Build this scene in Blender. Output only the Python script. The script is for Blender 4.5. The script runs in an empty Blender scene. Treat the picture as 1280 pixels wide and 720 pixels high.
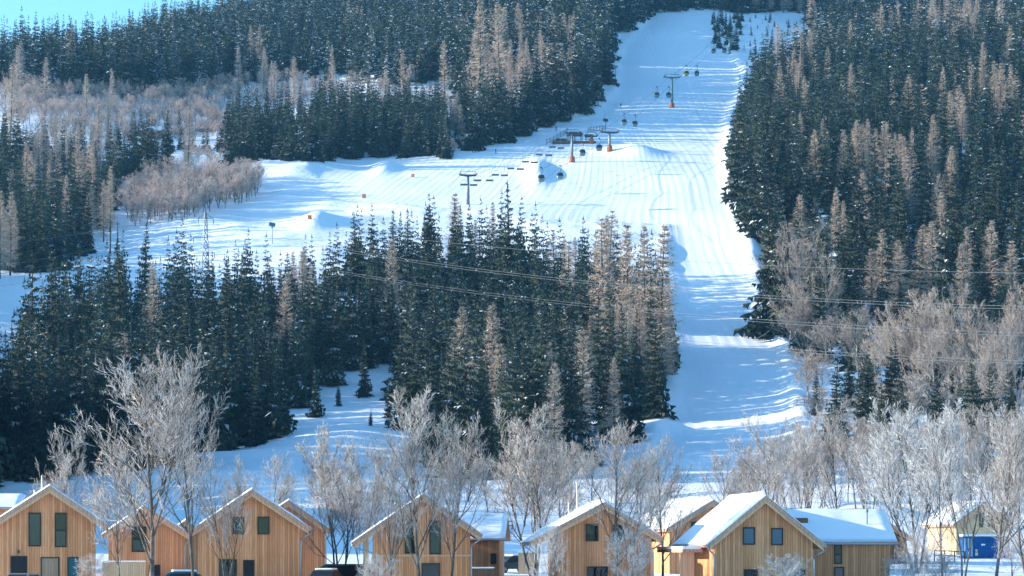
import bpy, bmesh, math, random
import numpy as np
from mathutils import Vector, Matrix
R = math.radians
rng = np.random.default_rng(11)
random.seed(5)
SC = bpy.context.scene
COL = SC.collection
F, CX, CY = 3300.0, 640.0, 690.0          # focal length in photo pixels, principal column, eye level row


def P(px, py, D):
    return Vector(((px - CX) / F * D, D, (CY - py) / F * D))


# ------------------------------------------------------------------ camera, light
cam = bpy.data.cameras.new('camera')
cam.sensor_width = 36; cam.lens = 36 * F / 1280; cam.shift_y = (CY - 360) / 1280
cam.clip_start = 1; cam.clip_end = 9000
co = bpy.data.objects.new('camera', cam); COL.objects.link(co)
co.rotation_euler = (R(90), 0, 0); SC.camera = co
SUN_EL, SUN_AZ = 14.5, 2.0                # behind the left shoulder of the hill: AZ degrees beyond due left
sv = Vector((-math.cos(R(SUN_EL)) * math.cos(R(SUN_AZ)), math.cos(R(SUN_EL)) * math.sin(R(SUN_AZ)), math.sin(R(SUN_EL))))
sl = bpy.data.lights.new('sun', 'SUN'); sl.energy = 4.2; sl.angle = R(0.5); sl.color = (1, .91, .80)
so = bpy.data.objects.new('sun', sl); COL.objects.link(so)
so.rotation_euler = sv.to_track_quat('Z', 'Y').to_euler()
w = bpy.data.worlds.new('World'); SC.world = w; w.use_nodes = True
nt = w.node_tree; nt.nodes.clear()
sky = nt.nodes.new('ShaderNodeTexSky'); sky.sky_type = 'NISHITA'; sky.sun_disc = False
sky.sun_elevation = R(SUN_EL); sky.sun_rotation = math.atan2(sv.x, sv.y)
sky.altitude = 900; sky.air_density = 1.0; sky.dust_density = 1.2; sky.ozone_density = 1.0
bg = nt.nodes.new('ShaderNodeBackground'); bg.inputs[1].default_value = 0.15
wo = nt.nodes.new('ShaderNodeOutputWorld')
tint = nt.nodes.new('ShaderNodeMix'); tint.data_type = 'RGBA'; tint.blend_type = 'MULTIPLY'; tint.inputs[0].default_value = 1.0; tint.inputs[7].default_value = (.50, .84, 1.04, 1)
nt.links.new(sky.outputs[0], tint.inputs[6]); nt.links.new(tint.outputs[2], bg.inputs[0]); nt.links.new(bg.outputs[0], wo.inputs[0])
vs = SC.view_settings; vs.view_transform = 'Standard'; vs.look = 'None'; vs.gamma = 1; vs.exposure = 1.36
SC.render.engine = 'CYCLES'
cy = SC.cycles
cy.max_bounces = 4; cy.diffuse_bounces = 3; cy.glossy_bounces = 2; cy.transparent_max_bounces = 8; cy.volume_bounces = 0
cy.use_denoising = True; cy.use_adaptive_sampling = True; cy.adaptive_threshold = 0.02
cy.sample_clamp_indirect = 6


# ------------------------------------------------------------------ materials
def M(name, col, rough=.7, metal=0.0, spec=.3):
    m = bpy.data.materials.new(name); m.use_nodes = True
    b = m.node_tree.nodes['Principled BSDF']
    b.inputs['Base Color'].default_value = (*col, 1); b.inputs['Roughness'].default_value = rough
    b.inputs['Metallic'].default_value = metal; b.inputs['Specular IOR Level'].default_value = spec
    return m


class N:
    def __init__(s, m): s.t = m.node_tree; s.b = s.t.nodes['Principled BSDF']
    def n(s, k, **kw):
        q = s.t.nodes.new('ShaderNode' + k)
        for a, v in kw.items(): setattr(q, a, v)
        return q
    def l(s, a, b): s.t.links.new(a, b)
    def math(s, op, a, b=None, c=None):
        q = s.n('Math', operation=op)
        for i, v in enumerate((a, b, c)):
            if v is None: continue
            if isinstance(v, (int, float)): q.inputs[i].default_value = v
            else: s.l(v, q.inputs[i])
        return q.outputs[0]
    def noise(s, vec, scale, detail=3, rough=.5):
        q = s.n('TexNoise'); q.inputs['Scale'].default_value = scale; q.inputs['Detail'].default_value = detail
        q.inputs['Roughness'].default_value = rough; s.l(vec, q.inputs['Vector']); return q.outputs['Fac']
    def mix(s, f, a, b):
        q = s.n('Mix', data_type='RGBA')
        for i, v in ((0, f), (6, a), (7, b)):
            if isinstance(v, (int, float)): q.inputs[i].default_value = v
            elif isinstance(v, tuple): q.inputs[i].default_value = (*v, 1)
            else: s.l(v, q.inputs[i])
        return q.outputs[2]
    def ramp(s, f, lo, hi):
        q = s.n('MapRange'); q.inputs[1].default_value = lo; q.inputs[2].default_value = hi
        s.l(f, q.inputs[0]); return q.outputs[0]


def var_mat(name, a, b, scale, rough=.8, coords='Position', scale2=None, c=None):
    m = M(name, a, rough, spec=.2); g = N(m)
    v = g.n('NewGeometry').outputs['Position'] if coords == 'Position' else g.n('TexCoord').outputs['Object']
    f = g.ramp(g.noise(v, scale, 2), .35, .65)
    colr = g.mix(f, a, b)
    if c: colr = g.mix(g.ramp(g.noise(v, scale2, 3), .5, .7), colr, c)
    g.l(colr, g.b.inputs['Base Color']); return m


NEEDLE = var_mat('spruce_needles', (.018, .037, .037), (.080, .098, .066), .10)
SNOWF = M('branch_snow', (.60, .63, .67), .85, spec=.1)
LARCH = var_mat('larch_twigs', (.50, .39, .305), (.38, .295, .235), .12)
LARCHF = var_mat('frosted_larch_twigs', (.52, .44, .40), (.42, .345, .31), .12)
FROST = var_mat('frosted_twigs', (.46, .405, .37), (.33, .28, .25), .35, scale2=1.2, c=(.63, .595, .57))
FROSTW = var_mat('thickly_frosted_twigs', (.62, .60, .585), (.48, .455, .44), .3)
BIRCHT = var_mat('pinkish_twigs', (.46, .375, .325), (.35, .28, .24), .25)
SAPM = var_mat('frosted_sapling_twigs', (.62, .50, .445), (.50, .39, .345), .2)
BARK = var_mat('grey_bark', (.070, .057, .045), (.125, .105, .085), 2.5, scale2=.9, c=(.22, .20, .185))
BARKB = var_mat('birch_bark', (.42, .39, .35), (.25, .22, .19), 1.5)
BARKD = M('conifer_bark', (.085, .062, .045), .9)
METAL = M('galvanised_steel', (.18, .20, .21), .5, .4)
DSTEEL = M('dark_steel', (.06, .07, .075), .5, .4)
TEALST = M('teal_grey_steel', (.12, .20, .21), .5, .3)
ORANGE = M('orange_padding', (.40, .13, .055), .8)
BLACKR = M('black_rubber', (.02, .02, .022), .7)
CABLE = M('frosted_cable', (.20, .215, .23), .6)
CABLED = M('steel_cable', (.10, .11, .12), .5)
FRAME = M('anthracite_frame', (.018, .021, .024), .45)
DARKIN = M('dark_interior', (.012, .014, .018), .6)
CURT = M('pale_curtain', (.13, .145, .165), .9)
TEALD = M('teal_door', (.012, .09, .12), .5)
ZINC = M('zinc_pipe', (.36, .38, .40), .4, .7)
WHITEP = M('white_painted_metal', (.75, .75, .74), .5)

PANE = bpy.data.materials.new('window_glass'); PANE.use_nodes = True
_t = PANE.node_tree; _t.nodes.clear()
_o = _t.nodes.new('ShaderNodeOutputMaterial'); _m = _t.nodes.new('ShaderNodeMixShader'); _a = _t.nodes.new('ShaderNodeBsdfTransparent')
_g = _t.nodes.new('ShaderNodeBsdfGlossy'); _g.inputs['Roughness'].default_value = .03; _f = _t.nodes.new('ShaderNodeFresnel'); _f.inputs[0].default_value = 1.5
_a.inputs[0].default_value = (.82, .87, .88, 1)
_t.links.new(_f.outputs[0], _m.inputs[0]); _t.links.new(_a.outputs[0], _m.inputs[1]); _t.links.new(_g.outputs[0], _m.inputs[2]); _t.links.new(_m.outputs[0], _o.inputs[0])
SKYREFL = M('painted_sky_reflection', (.02, .20, .46), .5)  # sky reflection painted as a flat blue sheet behind the pane


def wood(name, a, b, dark, bw=.16, horizontal=False):
    m = M(name, a, .75, spec=.2); g = N(m)
    oc = g.n('TexCoord').outputs['Object']; sp = g.n('SeparateXYZ'); g.l(oc, sp.inputs[0])
    u = g.math('ADD', sp.outputs[0], sp.outputs[1]) if not horizontal else sp.outputs[2]
    ub = g.math('DIVIDE', u, bw)
    idx = g.math('FLOOR', ub); fr = g.math('FRACT', ub)
    wn = g.n('TexWhiteNoise', noise_dimensions='1D'); g.l(idx, wn.inputs['W'])
    mp = g.n('Mapping'); mp.inputs['Scale'].default_value = (14, 14, .7) if not horizontal else (.7, .7, 14); g.l(oc, mp.inputs[0])
    gr = g.noise(mp.outputs[0], 1.0, 4, .6)
    kn = g.n('TexVoronoi', feature='F1'); kn.inputs['Scale'].default_value = 3.2; g.l(oc, kn.inputs['Vector'])
    c1 = g.mix(wn.outputs['Value'], a, b)
    c2 = g.mix(g.math('MULTIPLY', g.ramp(gr, .35, .75), .55), c1, dark)
    c3 = g.mix(g.math('MULTIPLY', g.ramp(kn.outputs['Distance'], .10, .05), .7), c2, dark)
    gap = g.math('MULTIPLY', g.math('LESS_THAN', fr, .09), .75)
    wx = g.noise(oc, .45, 3)
    c5 = g.mix(g.math('MULTIPLY', g.ramp(wx, .5, .75), .35), c3, dark)
    c4 = g.mix(gap, c5, tuple(x * .35 for x in dark))
    g.l(c4, g.b.inputs['Base Color'])
    bp = g.n('Bump'); bp.inputs['Strength'].default_value = .7; bp.inputs['Distance'].default_value = .02
    g.l(g.math('SUBTRACT', g.math('ADD', wn.outputs['Value'], gr), g.math('MULTIPLY', gap, 2.5)), bp.inputs['Height']); g.l(bp.outputs[0], g.b.inputs['Normal'])
    return m


WOOD = wood('larch_cladding', (.86, .41, .205), (.55, .24, .105), (.30, .12, .05), .19)
WOODP = wood('pale_larch_boards', (.76, .52, .33), (.66, .42, .25), (.44, .25, .14))
WOODY = wood('yellow_cladding', (.72, .56, .36), (.64, .48, .29), (.44, .30, .17), .2)
FASC = wood('rose_fascia_wood', (.60, .38, .28), (.53, .33, .24), (.36, .21, .15), .3)
BROWNW = wood('brown_fence_wood', (.24, .12, .07), (.19, .09, .05), (.10, .05, .03), .14)
GREYW = wood('weathered_door_boards', (.40, .30, .21), (.34, .25, .17), (.2, .14, .09), .12)

SNOW = M('snow', (.88, .895, .92), .6, spec=.25)
g = N(SNOW)
pos = g.n('NewGeometry').outputs['Position']
at = g.n('Attribute', attribute_name='groomed'); gm = at.outputs['Fac']
sp = g.n('SeparateXYZ'); g.l(pos, sp.inputs[0])
wob = g.math('MULTIPLY', g.math('SUBTRACT', g.noise(pos, .006, 0), .5), 8.0)
cl = lambda v: g.math('MINIMUM', g.math('MAXIMUM', v, 0.0), 1.0)
slant = g.math('MULTIPLY', cl(g.math('MULTIPLY', g.math('SUBTRACT', sp.outputs[1], 850.0), .02)), cl(g.math('MULTIPLY', g.math('SUBTRACT', 60.0, sp.outputs[0]), .014)))
u = g.math('ADD', g.math('SUBTRACT', sp.outputs[0], g.math('MULTIPLY', slant, g.math('MULTIPLY', g.math('SUBTRACT', sp.outputs[1], 850.0), .17))), wob)
mpv = g.n('CombineXYZ'); g.l(u, mpv.inputs[0]); g.l(g.math('MULTIPLY', sp.outputs[1], .012), mpv.inputs[1])
lanes = g.noise(mpv.outputs[0], .5, 3, .55)
cord = g.math('SINE', g.math('MULTIPLY', u, 2.1))
hg = g.math('ADD', g.math('MULTIPLY', lanes, .42), g.math('MULTIPLY', cord, .05))
rough_h = g.math('ADD', g.math('MULTIPLY', g.noise(pos, .25, 5, .6), 1.3), g.math('MULTIPLY', g.noise(pos, 1.6, 3), .12))
hh = g.math('ADD', g.math('MULTIPLY', hg, gm), g.math('MULTIPLY', rough_h, g.math('SUBTRACT', 1.0, gm)))
bp = g.n('Bump'); bp.inputs['Strength'].default_value = .62; bp.inputs['Distance'].default_value = .5
g.l(hh, bp.inputs['Height']); g.l(bp.outputs[0], g.b.inputs['Normal'])
ROOFSNOW = M('roof_snow', (.88, .895, .92), .6, spec=.25)
g = N(ROOFSNOW); bp = g.n('Bump'); bp.inputs['Strength'].default_value = .3; bp.inputs['Distance'].default_value = .15
g.l(g.noise(g.n('TexCoord').outputs['Object'], .9, 4), bp.inputs['Height']); g.l(bp.outputs[0], g.b.inputs['Normal'])
ROCK = var_mat('dark_rock', (.07, .065, .062), (.14, .13, .12), .5)


# ------------------------------------------------------------------ mesh helpers
def mesh_np(name, V, T, Mi, mats, smooth=False):
    me = bpy.data.meshes.new(name)
    V = np.asarray(V, np.float32); T = np.asarray(T, np.int32); k = T.shape[1]
    me.vertices.add(len(V)); me.vertices.foreach_set('co', V.ravel())
    me.loops.add(T.size); me.loops.foreach_set('vertex_index', T.ravel())
    me.polygons.add(len(T)); me.polygons.foreach_set('loop_start', np.arange(len(T), dtype=np.int32) * k)
    me.polygons.foreach_set('loop_total', np.full(len(T), k, np.int32))
    for m in mats: me.materials.append(m)
    if Mi is not None: me.polygons.foreach_set('material_index', np.asarray(Mi, np.int32))
    me.polygons.foreach_set('use_smooth', np.full(len(T), smooth, bool))
    me.update(calc_edges=True)
    return me


def link(name, me, parent=None, loc=None):
    o = bpy.data.objects.new(name, me); COL.objects.link(o)
    if parent is not None: o.parent = parent
    if loc is not None: o.location = loc
    return o


def tag(o, label=None, cat=None, group=None, kind=None):
    if label: o['label'] = label
    if cat: o['category'] = cat
    if group: o['group'] = group
    if kind: o['kind'] = kind
    return o


def empty(name, loc, rz=0, label=None, cat=None, group=None):
    o = bpy.data.objects.new(name, None); COL.objects.link(o)
    o.location = loc; o.rotation_euler = (0, 0, rz); o.empty_display_size = .5
    return tag(o, label, cat, group)


def copy_tree(o, parent=None):
    c = o.copy(); COL.objects.link(c)
    if parent is not None: c.parent = parent
    for ch in list(o.children): copy_tree(ch, c)
    return c


class MB:
    """collects faces into one mesh"""
    def __init__(s): s.v = []; s.f = []; s.m = []
    def add(s, vs, fs, mi=0):
        b = len(s.v); s.v += [tuple(v) for v in vs]
        for f in fs: s.f.append([b + i for i in f]); s.m.append(mi)
        return s
    def box(s, x0, x1, y0, y1, z0, z1, mi=0):
        vs = [(x, y, z) for x in (x0, x1) for y in (y0, y1) for z in (z0, z1)]
        return s.add(vs, [(0, 1, 3, 2), (4, 6, 7, 5), (0, 4, 5, 1), (2, 3, 7, 6), (0, 2, 6, 4), (1, 5, 7, 3)], mi)
    def tube(s, pts, rad, n=8, mi=0, cap=True):
        pts = [Vector(p) for p in pts]
        if not hasattr(rad, '__len__'): rad = [rad] * len(pts)
        vs = []; fs = []
        for i, p in enumerate(pts):
            d = (pts[min(i + 1, len(pts) - 1)] - pts[max(i - 1, 0)]).normalized()
            a = d.cross(Vector((0, 0, 1)) if abs(d.z) < .9 else Vector((1, 0, 0))).normalized(); b = d.cross(a)
            for k in range(n):
                t = 2 * math.pi * k / n; vs.append(p + (a * math.cos(t) + b * math.sin(t)) * rad[i])
        for i in range(len(pts) - 1):
            for k in range(n):
                fs.append((i * n + k, i * n + (k + 1) % n, (i + 1) * n + (k + 1) % n, (i + 1) * n + k))
        if cap: fs.append(tuple(range(n))[::-1]); fs.append(tuple(range((len(pts) - 1) * n, len(pts) * n)))
        return s.add(vs, fs, mi)
    def bar(s, a, b, r, mi=0): return s.tube([a, b], r, 4, mi)
    def extrude(s, poly, axis, a, b, mi=0):
        """2-D polygon extruded along axis ('x' or 'y') from a to b"""
        n = len(poly); vs = []
        for t in (a, b):
            for (p, q) in poly: vs.append((t, p, q) if axis == 'x' else (p, t, q))
        fs = [tuple(range(n)), tuple(range(n, 2 * n))[::-1]] + [(i, i + n, (i + 1) % n + n, (i + 1) % n) for i in range(n)]
        return s.add(vs, fs, mi)
    def build(s, name, mats, parent=None, bevel=0, smooth=False, loc=None):
        me = bpy.data.meshes.new(name); me.from_pydata(s.v, [], s.f)
        bm = bmesh.new(); bm.from_mesh(me); 
        bmesh.ops.recalc_face_normals(bm, faces=bm.faces); bm.to_mesh(me); bm.free()
        for m in (mats if isinstance(mats, (list, tuple)) else [mats]): me.materials.append(m)
        me.polygons.foreach_set('material_index', s.m)
        if smooth: me.polygons.foreach_set('use_smooth', [True] * len(me.polygons))
        o = link(name, me, parent, loc)
        if bevel:
            b = o.modifiers.new('bevel', 'BEVEL'); b.width = bevel; b.segments = 2; b.limit_method = 'ANGLE'
        return o


# ------------------------------------------------------------------ terrain
_lat = rng.random((256, 256))


def vnoise(x, y, s, seed=0):
    x = np.asarray(x, float) / s + seed * 17.3 + 500; y = np.asarray(y, float) / s + seed * 9.1 + 500
    xi = np.floor(x).astype(int); yi = np.floor(y).astype(int); fx = x - xi; fy = y - yi
    fx = fx * fx * (3 - 2 * fx); fy = fy * fy * (3 - 2 * fy)
    a = _lat[xi % 256, yi % 256]; b = _lat[(xi + 1) % 256, yi % 256]; c = _lat[xi % 256, (yi + 1) % 256]; d = _lat[(xi + 1) % 256, (yi + 1) % 256]
    return (a * (1 - fx) + b * fx) * (1 - fy) + (c * (1 - fx) + d * fx) * fy


COLS = {
    -300: [(430, 625), (520, 575), (600, 510), (660, 445), (720, 375), (800, 345), (900, 300), (1000, 235), (1100, 170), (1200, 120), (1260, 108)],
    0: [(430, 622), (520, 572), (600, 505), (660, 432), (705, 352), (800, 325), (900, 272), (1000, 205), (1100, 142), (1200, 88), (1260, 74)],
    200: [(430, 618), (520, 565), (600, 500), (680, 420), (740, 350), (800, 315), (900, 272), (1000, 207), (1150, 140), (1350, 62), (1500, 34)],
    400: [(430, 612), (520, 555), (600, 490), (680, 410), (740, 345), (800, 308), (900, 250), (1000, 207), (1200, 130), (1400, 60), (1650, -8), (1900, -60)],
    640: [(430, 610), (520, 560), (600, 500), (680, 432), (715, 408), (760, 372), (858, 273), (900, 245), (1000, 197), (1150, 150), (1350, 80), (1600, 0), (1900, -70)],
    760: [(430, 610), (520, 555), (600, 500), (680, 438), (715, 411), (748, 381), (858, 270), (900, 243), (1000, 196), (1150, 148), (1320, 90), (1500, 18), (1600, -15), (1900, -70)],
    900: [(430, 608), (520, 552), (600, 500), (680, 440), (715, 410), (748, 380), (858, 270), (900, 240), (1000, 196), (1150, 148), (1320, 90), (1500, 16), (1600, -15), (1900, -70)],
    1000: [(430, 605), (520, 545), (600, 482), (680, 438), (715, 413), (748, 385), (858, 275), (900, 246), (1000, 202), (1150, 150), (1320, 90), (1500, 35), (1650, -10), (1900, -60)],
    1280: [(430, 600), (520, 540), (600, 475), (680, 420), (765, 355), (900, 260), (1050, 170), (1200, 105), (1400, 50), (1600, 0), (1900, -60)],
    1700: [(430, 600), (520, 540), (600, 475), (680, 420), (765, 355), (900, 260), (1050, 170), (1200, 105), (1400, 50), (1600, 0), (1900, -60)],
}
NEAR = [(-200, -3.0), (205, -3.0), (280, -.75), (340, 2.6), (385, 6.2)]
DG = np.arange(-200, 2804, 4.0); PG = np.arange(-700, 1981, 20.0)


def _gauss(a, sig, axis):
    k = np.arange(-int(3 * sig) - 1, int(3 * sig) + 2); wt = np.exp(-.5 * (k / sig) ** 2); wt /= wt.sum()
    a = np.pad(a, [(len(k) // 2,) * 2 if i == axis else (0, 0) for i in range(2)], mode='edge')
    return np.apply_along_axis(lambda r: np.convolve(r, wt, 'valid'), axis, a)


_tab = []
for px_, ks in COLS.items():
    d = [a for a, _ in NEAR] + [a for a, _ in ks]; z = [b for _, b in NEAR] + [(CY - b) / F * a for a, b in ks]
    last = d[-1]
    if px_ <= 200: d += [last + 60, last + 200, 2800]; z += [z[-1] + 3, z[-1] - 22, z[-1] - 160]
    else: d += [2250, 2800]; z += [z[-1] + 60, z[-1] + 60]
    _tab.append(np.interp(DG, d, z))
_tab = np.array(_tab); _kp = np.array(list(COLS.keys()), float)
ZT = np.array([[np.interp(p, _kp, _tab[:, j]) for j in range(len(DG))] for p in PG])
ZT = _gauss(_gauss(ZT, 2.2, 0), 2.6, 1)

PD = np.array([430, 520, 570, 600, 680, 730, 765, 848, 862, 900, 1000, 1090, 1160, 1250, 1320, 1400, 1500])
PL = np.array([812, 822, 836, 843, 846, 844, 842, 834, 640, 420, 380, 600, 742, 769, 771, 778, 815])
PR = np.array([1002, 1002, 996, 990, 984, 966, 954, 936, 926, 914, 906, 908, 912, 926, 930, 912, 893])


def smooth01(t): t = np.clip(t, 0, 1); return t * t * (3 - 2 * t)


MOUNDS = [  # px, D, radius x, radius y, height
    (383, 985, 9, 16, 3.6), (335, 955, 14, 20, 2.5), (325, 985, 6, 10, 3.5), (480, 985, 3, 14, 2.4), (672, 965, 2.4, 22, 2.8), (800, 1010, 6, 9, 2.6), (775, 1020, 9, 5, 2.6),
    (395, 845, 3, 12, 2.2), (560, 1015, 14, 12, 1.5), (880, 815, 14, 30, -1.2), (200, 860, 22, 30, 2.0), (240, 900, 16, 20, 2.2), (150, 830, 14, 20, -2.0), (1085, 350, 6, 8, 3.2)]


def groomed(x, y):
    px = CX + F * x / np.maximum(y, 50)
    l = np.interp(y, PD, PL); r = np.interp(y, PD, PR); mpp = y / F
    dl = (px - l) * mpp; dr = (r - px) * mpp
    e = np.minimum(dl, dr)
    on = smooth01(e / 3 + .5) * smooth01((y - 415) / 25) * smooth01((1515 - y) / 10)
    return on, dl, dr


def gz(x, y):
    x = np.asarray(x, float); y = np.asarray(y, float)
    px = np.clip(CX + F * x / np.maximum(y, 60), -699, 1979)
    a = (px - PG[0]) / 20; b = (np.clip(y, -199, 2799) - DG[0]) / 4
    ai = np.clip(a.astype(int), 0, len(PG) - 2); bi = np.clip(b.astype(int), 0, len(DG) - 2); fa = a - ai; fb = b - bi
    z = (ZT[ai, bi] * (1 - fa) + ZT[ai + 1, bi] * fa) * (1 - fb) + (ZT[ai, bi + 1] * (1 - fa) + ZT[ai + 1, bi + 1] * fa) * fb
    on, dl, dr = groomed(x, y)
    far = smooth01((y - 260) / 200)
    calm = np.clip(np.minimum(np.abs(dl), np.abs(dr)) / 45, .15, 1)
    rough = (vnoise(x, y, 60, 1) - .5) * 4.5 * calm + (vnoise(x, y, 22, 2) - .5) * 2.0 + (vnoise(x, y, 8, 3) - .5) * .9
    fine = (vnoise(x, y, 40, 4) - .5) * 2.0 + (vnoise(x, y, 16, 6) - .5) * .35
    z = z + far * (rough * (1 - on) + fine * on) + (1 - far) * (vnoise(x, y, 9, 5) - .5) * .35
    z = z + on * .085 * np.clip(x - (835 - CX) / F * y, 0, 60) * smooth01((y - 690) / 50) * smooth01((880 - y) / 40)
    inr = smooth01((y - 450) / 40) * smooth01((1500 - y) / 40)
    berm = 1.0 * np.exp(-.5 * (dr / 1.7) ** 2) + (.8 * np.exp(-.5 * (dl / 1.8) ** 2)) * np.where((y > 855) & (y < 1120), .0, 1.0)
    z = z + berm * inr - on * .5 * inr
    drop = smooth01((dr * -1 - 1.5) / 5) * smooth01((y - 690) / 50) * smooth01((900 - y) / 40) * smooth01((26 + dr) / 14)
    z = z - drop * 4.0
    z = z + 6.5 * smooth01((-dl) / 22) * smooth01((y - 1120) / 80) * smooth01((1560 - y) / 60) * smooth01((160 + dl) / 60)  # bank added left of the run to shade the upper piste
    dropl = smooth01((-dl - 1.5) / 4) * smooth01((y - 770) / 25) * smooth01((856 - y) / 20) * smooth01((16 + dl) / 10)
    z = z + dropl * .3
    for (p, D, rx, ry, h) in MOUNDS:
        mx = (p - CX) / F * D
        z = z + h * np.exp(-.5 * (((x - mx) / rx) ** 2 + ((y - D) / ry) ** 2))
    return z


def gzs(x, y): return float(gz(np.array([x]), np.array([y]))[0])


def ground_at(px, py, lo=230, hi=1900):
    """where on the hill the photo shows the spot (px, py)"""
    d = np.arange(lo, hi, 1.0); x = (px - CX) / F * d
    e = CY - F * gz(x, d) / d
    k = int(np.argmax(e <= py))
    return Vector((x[k], d[k], gzs(x[k], d[k])))


def knots(segs):
    out = []
    for a, b, s in segs: out += list(np.arange(a, b, s))
    return np.array(out + [segs[-1][1]])


xs = knots([(-1500, -420, 30), (-420, -270, 8), (-270, 340, 1.7), (340, 480, 7), (480, 1500, 30)])
ys = knots([(-150, 150, 12), (150, 400, 4), (400, 1100, 2), (1100, 1560, 3), (1560, 1900, 8), (1900, 2700, 40)])
X, Y = np.meshgrid(xs, ys)
Z = gz(X.ravel(), Y.ravel())
nx, ny = len(xs), len(ys)
ii = (np.arange(ny - 1)[:, None] * nx + np.arange(nx - 1)[None, :]).ravel()
me = mesh_np('snow_ground', np.stack([X.ravel(), Y.ravel(), Z], 1), np.stack([ii, ii + 1, ii + nx + 1, ii + nx], 1), None, [SNOW], True)
at = me.attributes.new('groomed', 'FLOAT', 'POINT'); at.data.foreach_set('value', groomed(X.ravel(), Y.ravel())[0].astype(np.float32))
tag(link('snow_ground', me), 'snow covered hillside with groomed ski run', 'ground', kind='structure')


# ------------------------------------------------------------------ tree prototypes (triangle soups)
class Soup:
    def __init__(s): s.V = []; s.T = []; s.M = []; s.n = 0
    def tris(s, V, T, m=0):
        V = np.asarray(V, float).reshape(-1, 3); T = np.asarray(T, int).reshape(-1, 3)
        s.V.append(V); s.T.append(T + s.n); s.n += len(V)
        s.M.append(np.full(len(T), m) if np.isscalar(m) else np.asarray(m))
    def get(s): return np.concatenate(s.V), np.concatenate(s.T), np.concatenate(s.M)


def soup_tube(S, pts, rad, n, m=0):
    pts = np.asarray(pts, float); k = len(pts)
    d = np.gradient(pts, axis=0); d /= np.linalg.norm(d, axis=1)[:, None] + 1e-9
    ref = np.where(np.abs(d[:, 2:3]) < .9, [[0, 0, 1.]], [[1., 0, 0]])
    a = np.cross(d, ref); a /= np.linalg.norm(a, axis=1)[:, None]; b = np.cross(d, a)
    t = 2 * np.pi * np.arange(n) / n
    V = pts[:, None] + (a[:, None] * np.cos(t)[None, :, None] + b[:, None] * np.sin(t)[None, :, None]) * np.asarray(rad)[:, None, None]
    i = np.arange(k - 1)[:, None] * n; q = np.arange(n)[None, :]; q2 = (q + 1) % n
    A = (i + q).ravel(); B = (i + q2).ravel(); C = (i + n + q2).ravel(); Dd = (i + n + q).ravel()
    S.tris(V.reshape(-1, 3), np.concatenate([np.stack([A, B, C], 1), np.stack([A, C, Dd], 1)]), m)


def spruce(seed, hi, snow, H=24.0, Rm=3.1, ragged=.5):
    r = np.random.default_rng(seed); S = Soup()
    nw, nb, ns = (34, 8, 3) if hi else (18, 6, 2)
    pr = (.8 if hi else .9) + .25 * r.random()
    for k in range(nw):
        t = .05 + .95 * (k + r.random() * .5) / nw
        L0 = Rm * (1 - t) ** pr * (.85 + .15 * math.sin(9 * t + seed)) + .22
        b = max(4, int(nb * (.6 + .6 * (1 - t)))); a0 = r.random() * 6.28
        for j in range(b):
            az = a0 + 6.283 * j / b + r.normal() * .25
            L = L0 * (1 - ragged + 2 * ragged * r.random() ** 1.2 * .75)
            z = H * t + r.normal() * .25
            pitch = (-.42 + .75 * t ** 1.5) + r.normal() * .1
            load = r.random() < snow * 1.5
            ca, sa = math.cos(az), math.sin(az); prev = None
            ps = []
            for i in range(ns + 1):
                q = i / ns; rr = L * q
                ps.append(np.array([ca * rr, sa * rr, z + rr * math.tan(pitch) - .10 * L * q + .16 * L * q * q]))
            V = []; T = []; Mi = []
            for i in range(ns):
                p0, p1 = ps[i], ps[i + 1]; md = (p0 + p1) / 2; q = (i + .6) / ns
                wd = L * (.52 if not hi else .38) * (1 - abs(q - .45) * 1.1) + .12
                fw = np.array([ca, sa, 0]) * L * .16
                for sd in (-1, 1):
                    side = np.array([-sa, ca, 0]) * sd * wd * (.6 + .7 * r.random())
                    tip = md + side + fw + np.array([0, 0, -wd * (.45 + .6 * r.random())])
                    n0 = len(V); V += [p0, p1, tip]; T.append((n0, n0 + 1, n0 + 2))
                    Mi.append(1 if load and r.random() < (.80 - .25 * i) else 0)
                n0 = len(V); dw = np.array([r.normal() * .15, r.normal() * .15, -wd * (1.1 + .7 * r.random())])
                V += [p0 + (p1 - p0) * .15, p1, md + dw]; T.append((n0, n0 + 1, n0 + 2)); Mi.append(0)
            if hi:
                n0 = len(V); sd = np.array([-sa, ca, 0]) * L * .07
                e = ps[-1] + np.array([ca, sa, .12]) * L * .14
                V += [ps[-2] - sd, ps[-2] + sd, e]; T.append((n0, n0 + 1, n0 + 2)); Mi.append(1 if (load and r.random() < .6) else 0)
            S.tris(V, T, Mi)
    # leader
    S.tris([(-.14, 0, H * .955), (.14, 0, H * .955), (0, 0, H * 1.02), (0, -.14, H * .955), (0, .14, H * .955), (0, 0, H * 1.02)], [(0, 1, 2), (3, 4, 5)], 0)
    return S.get()


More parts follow.
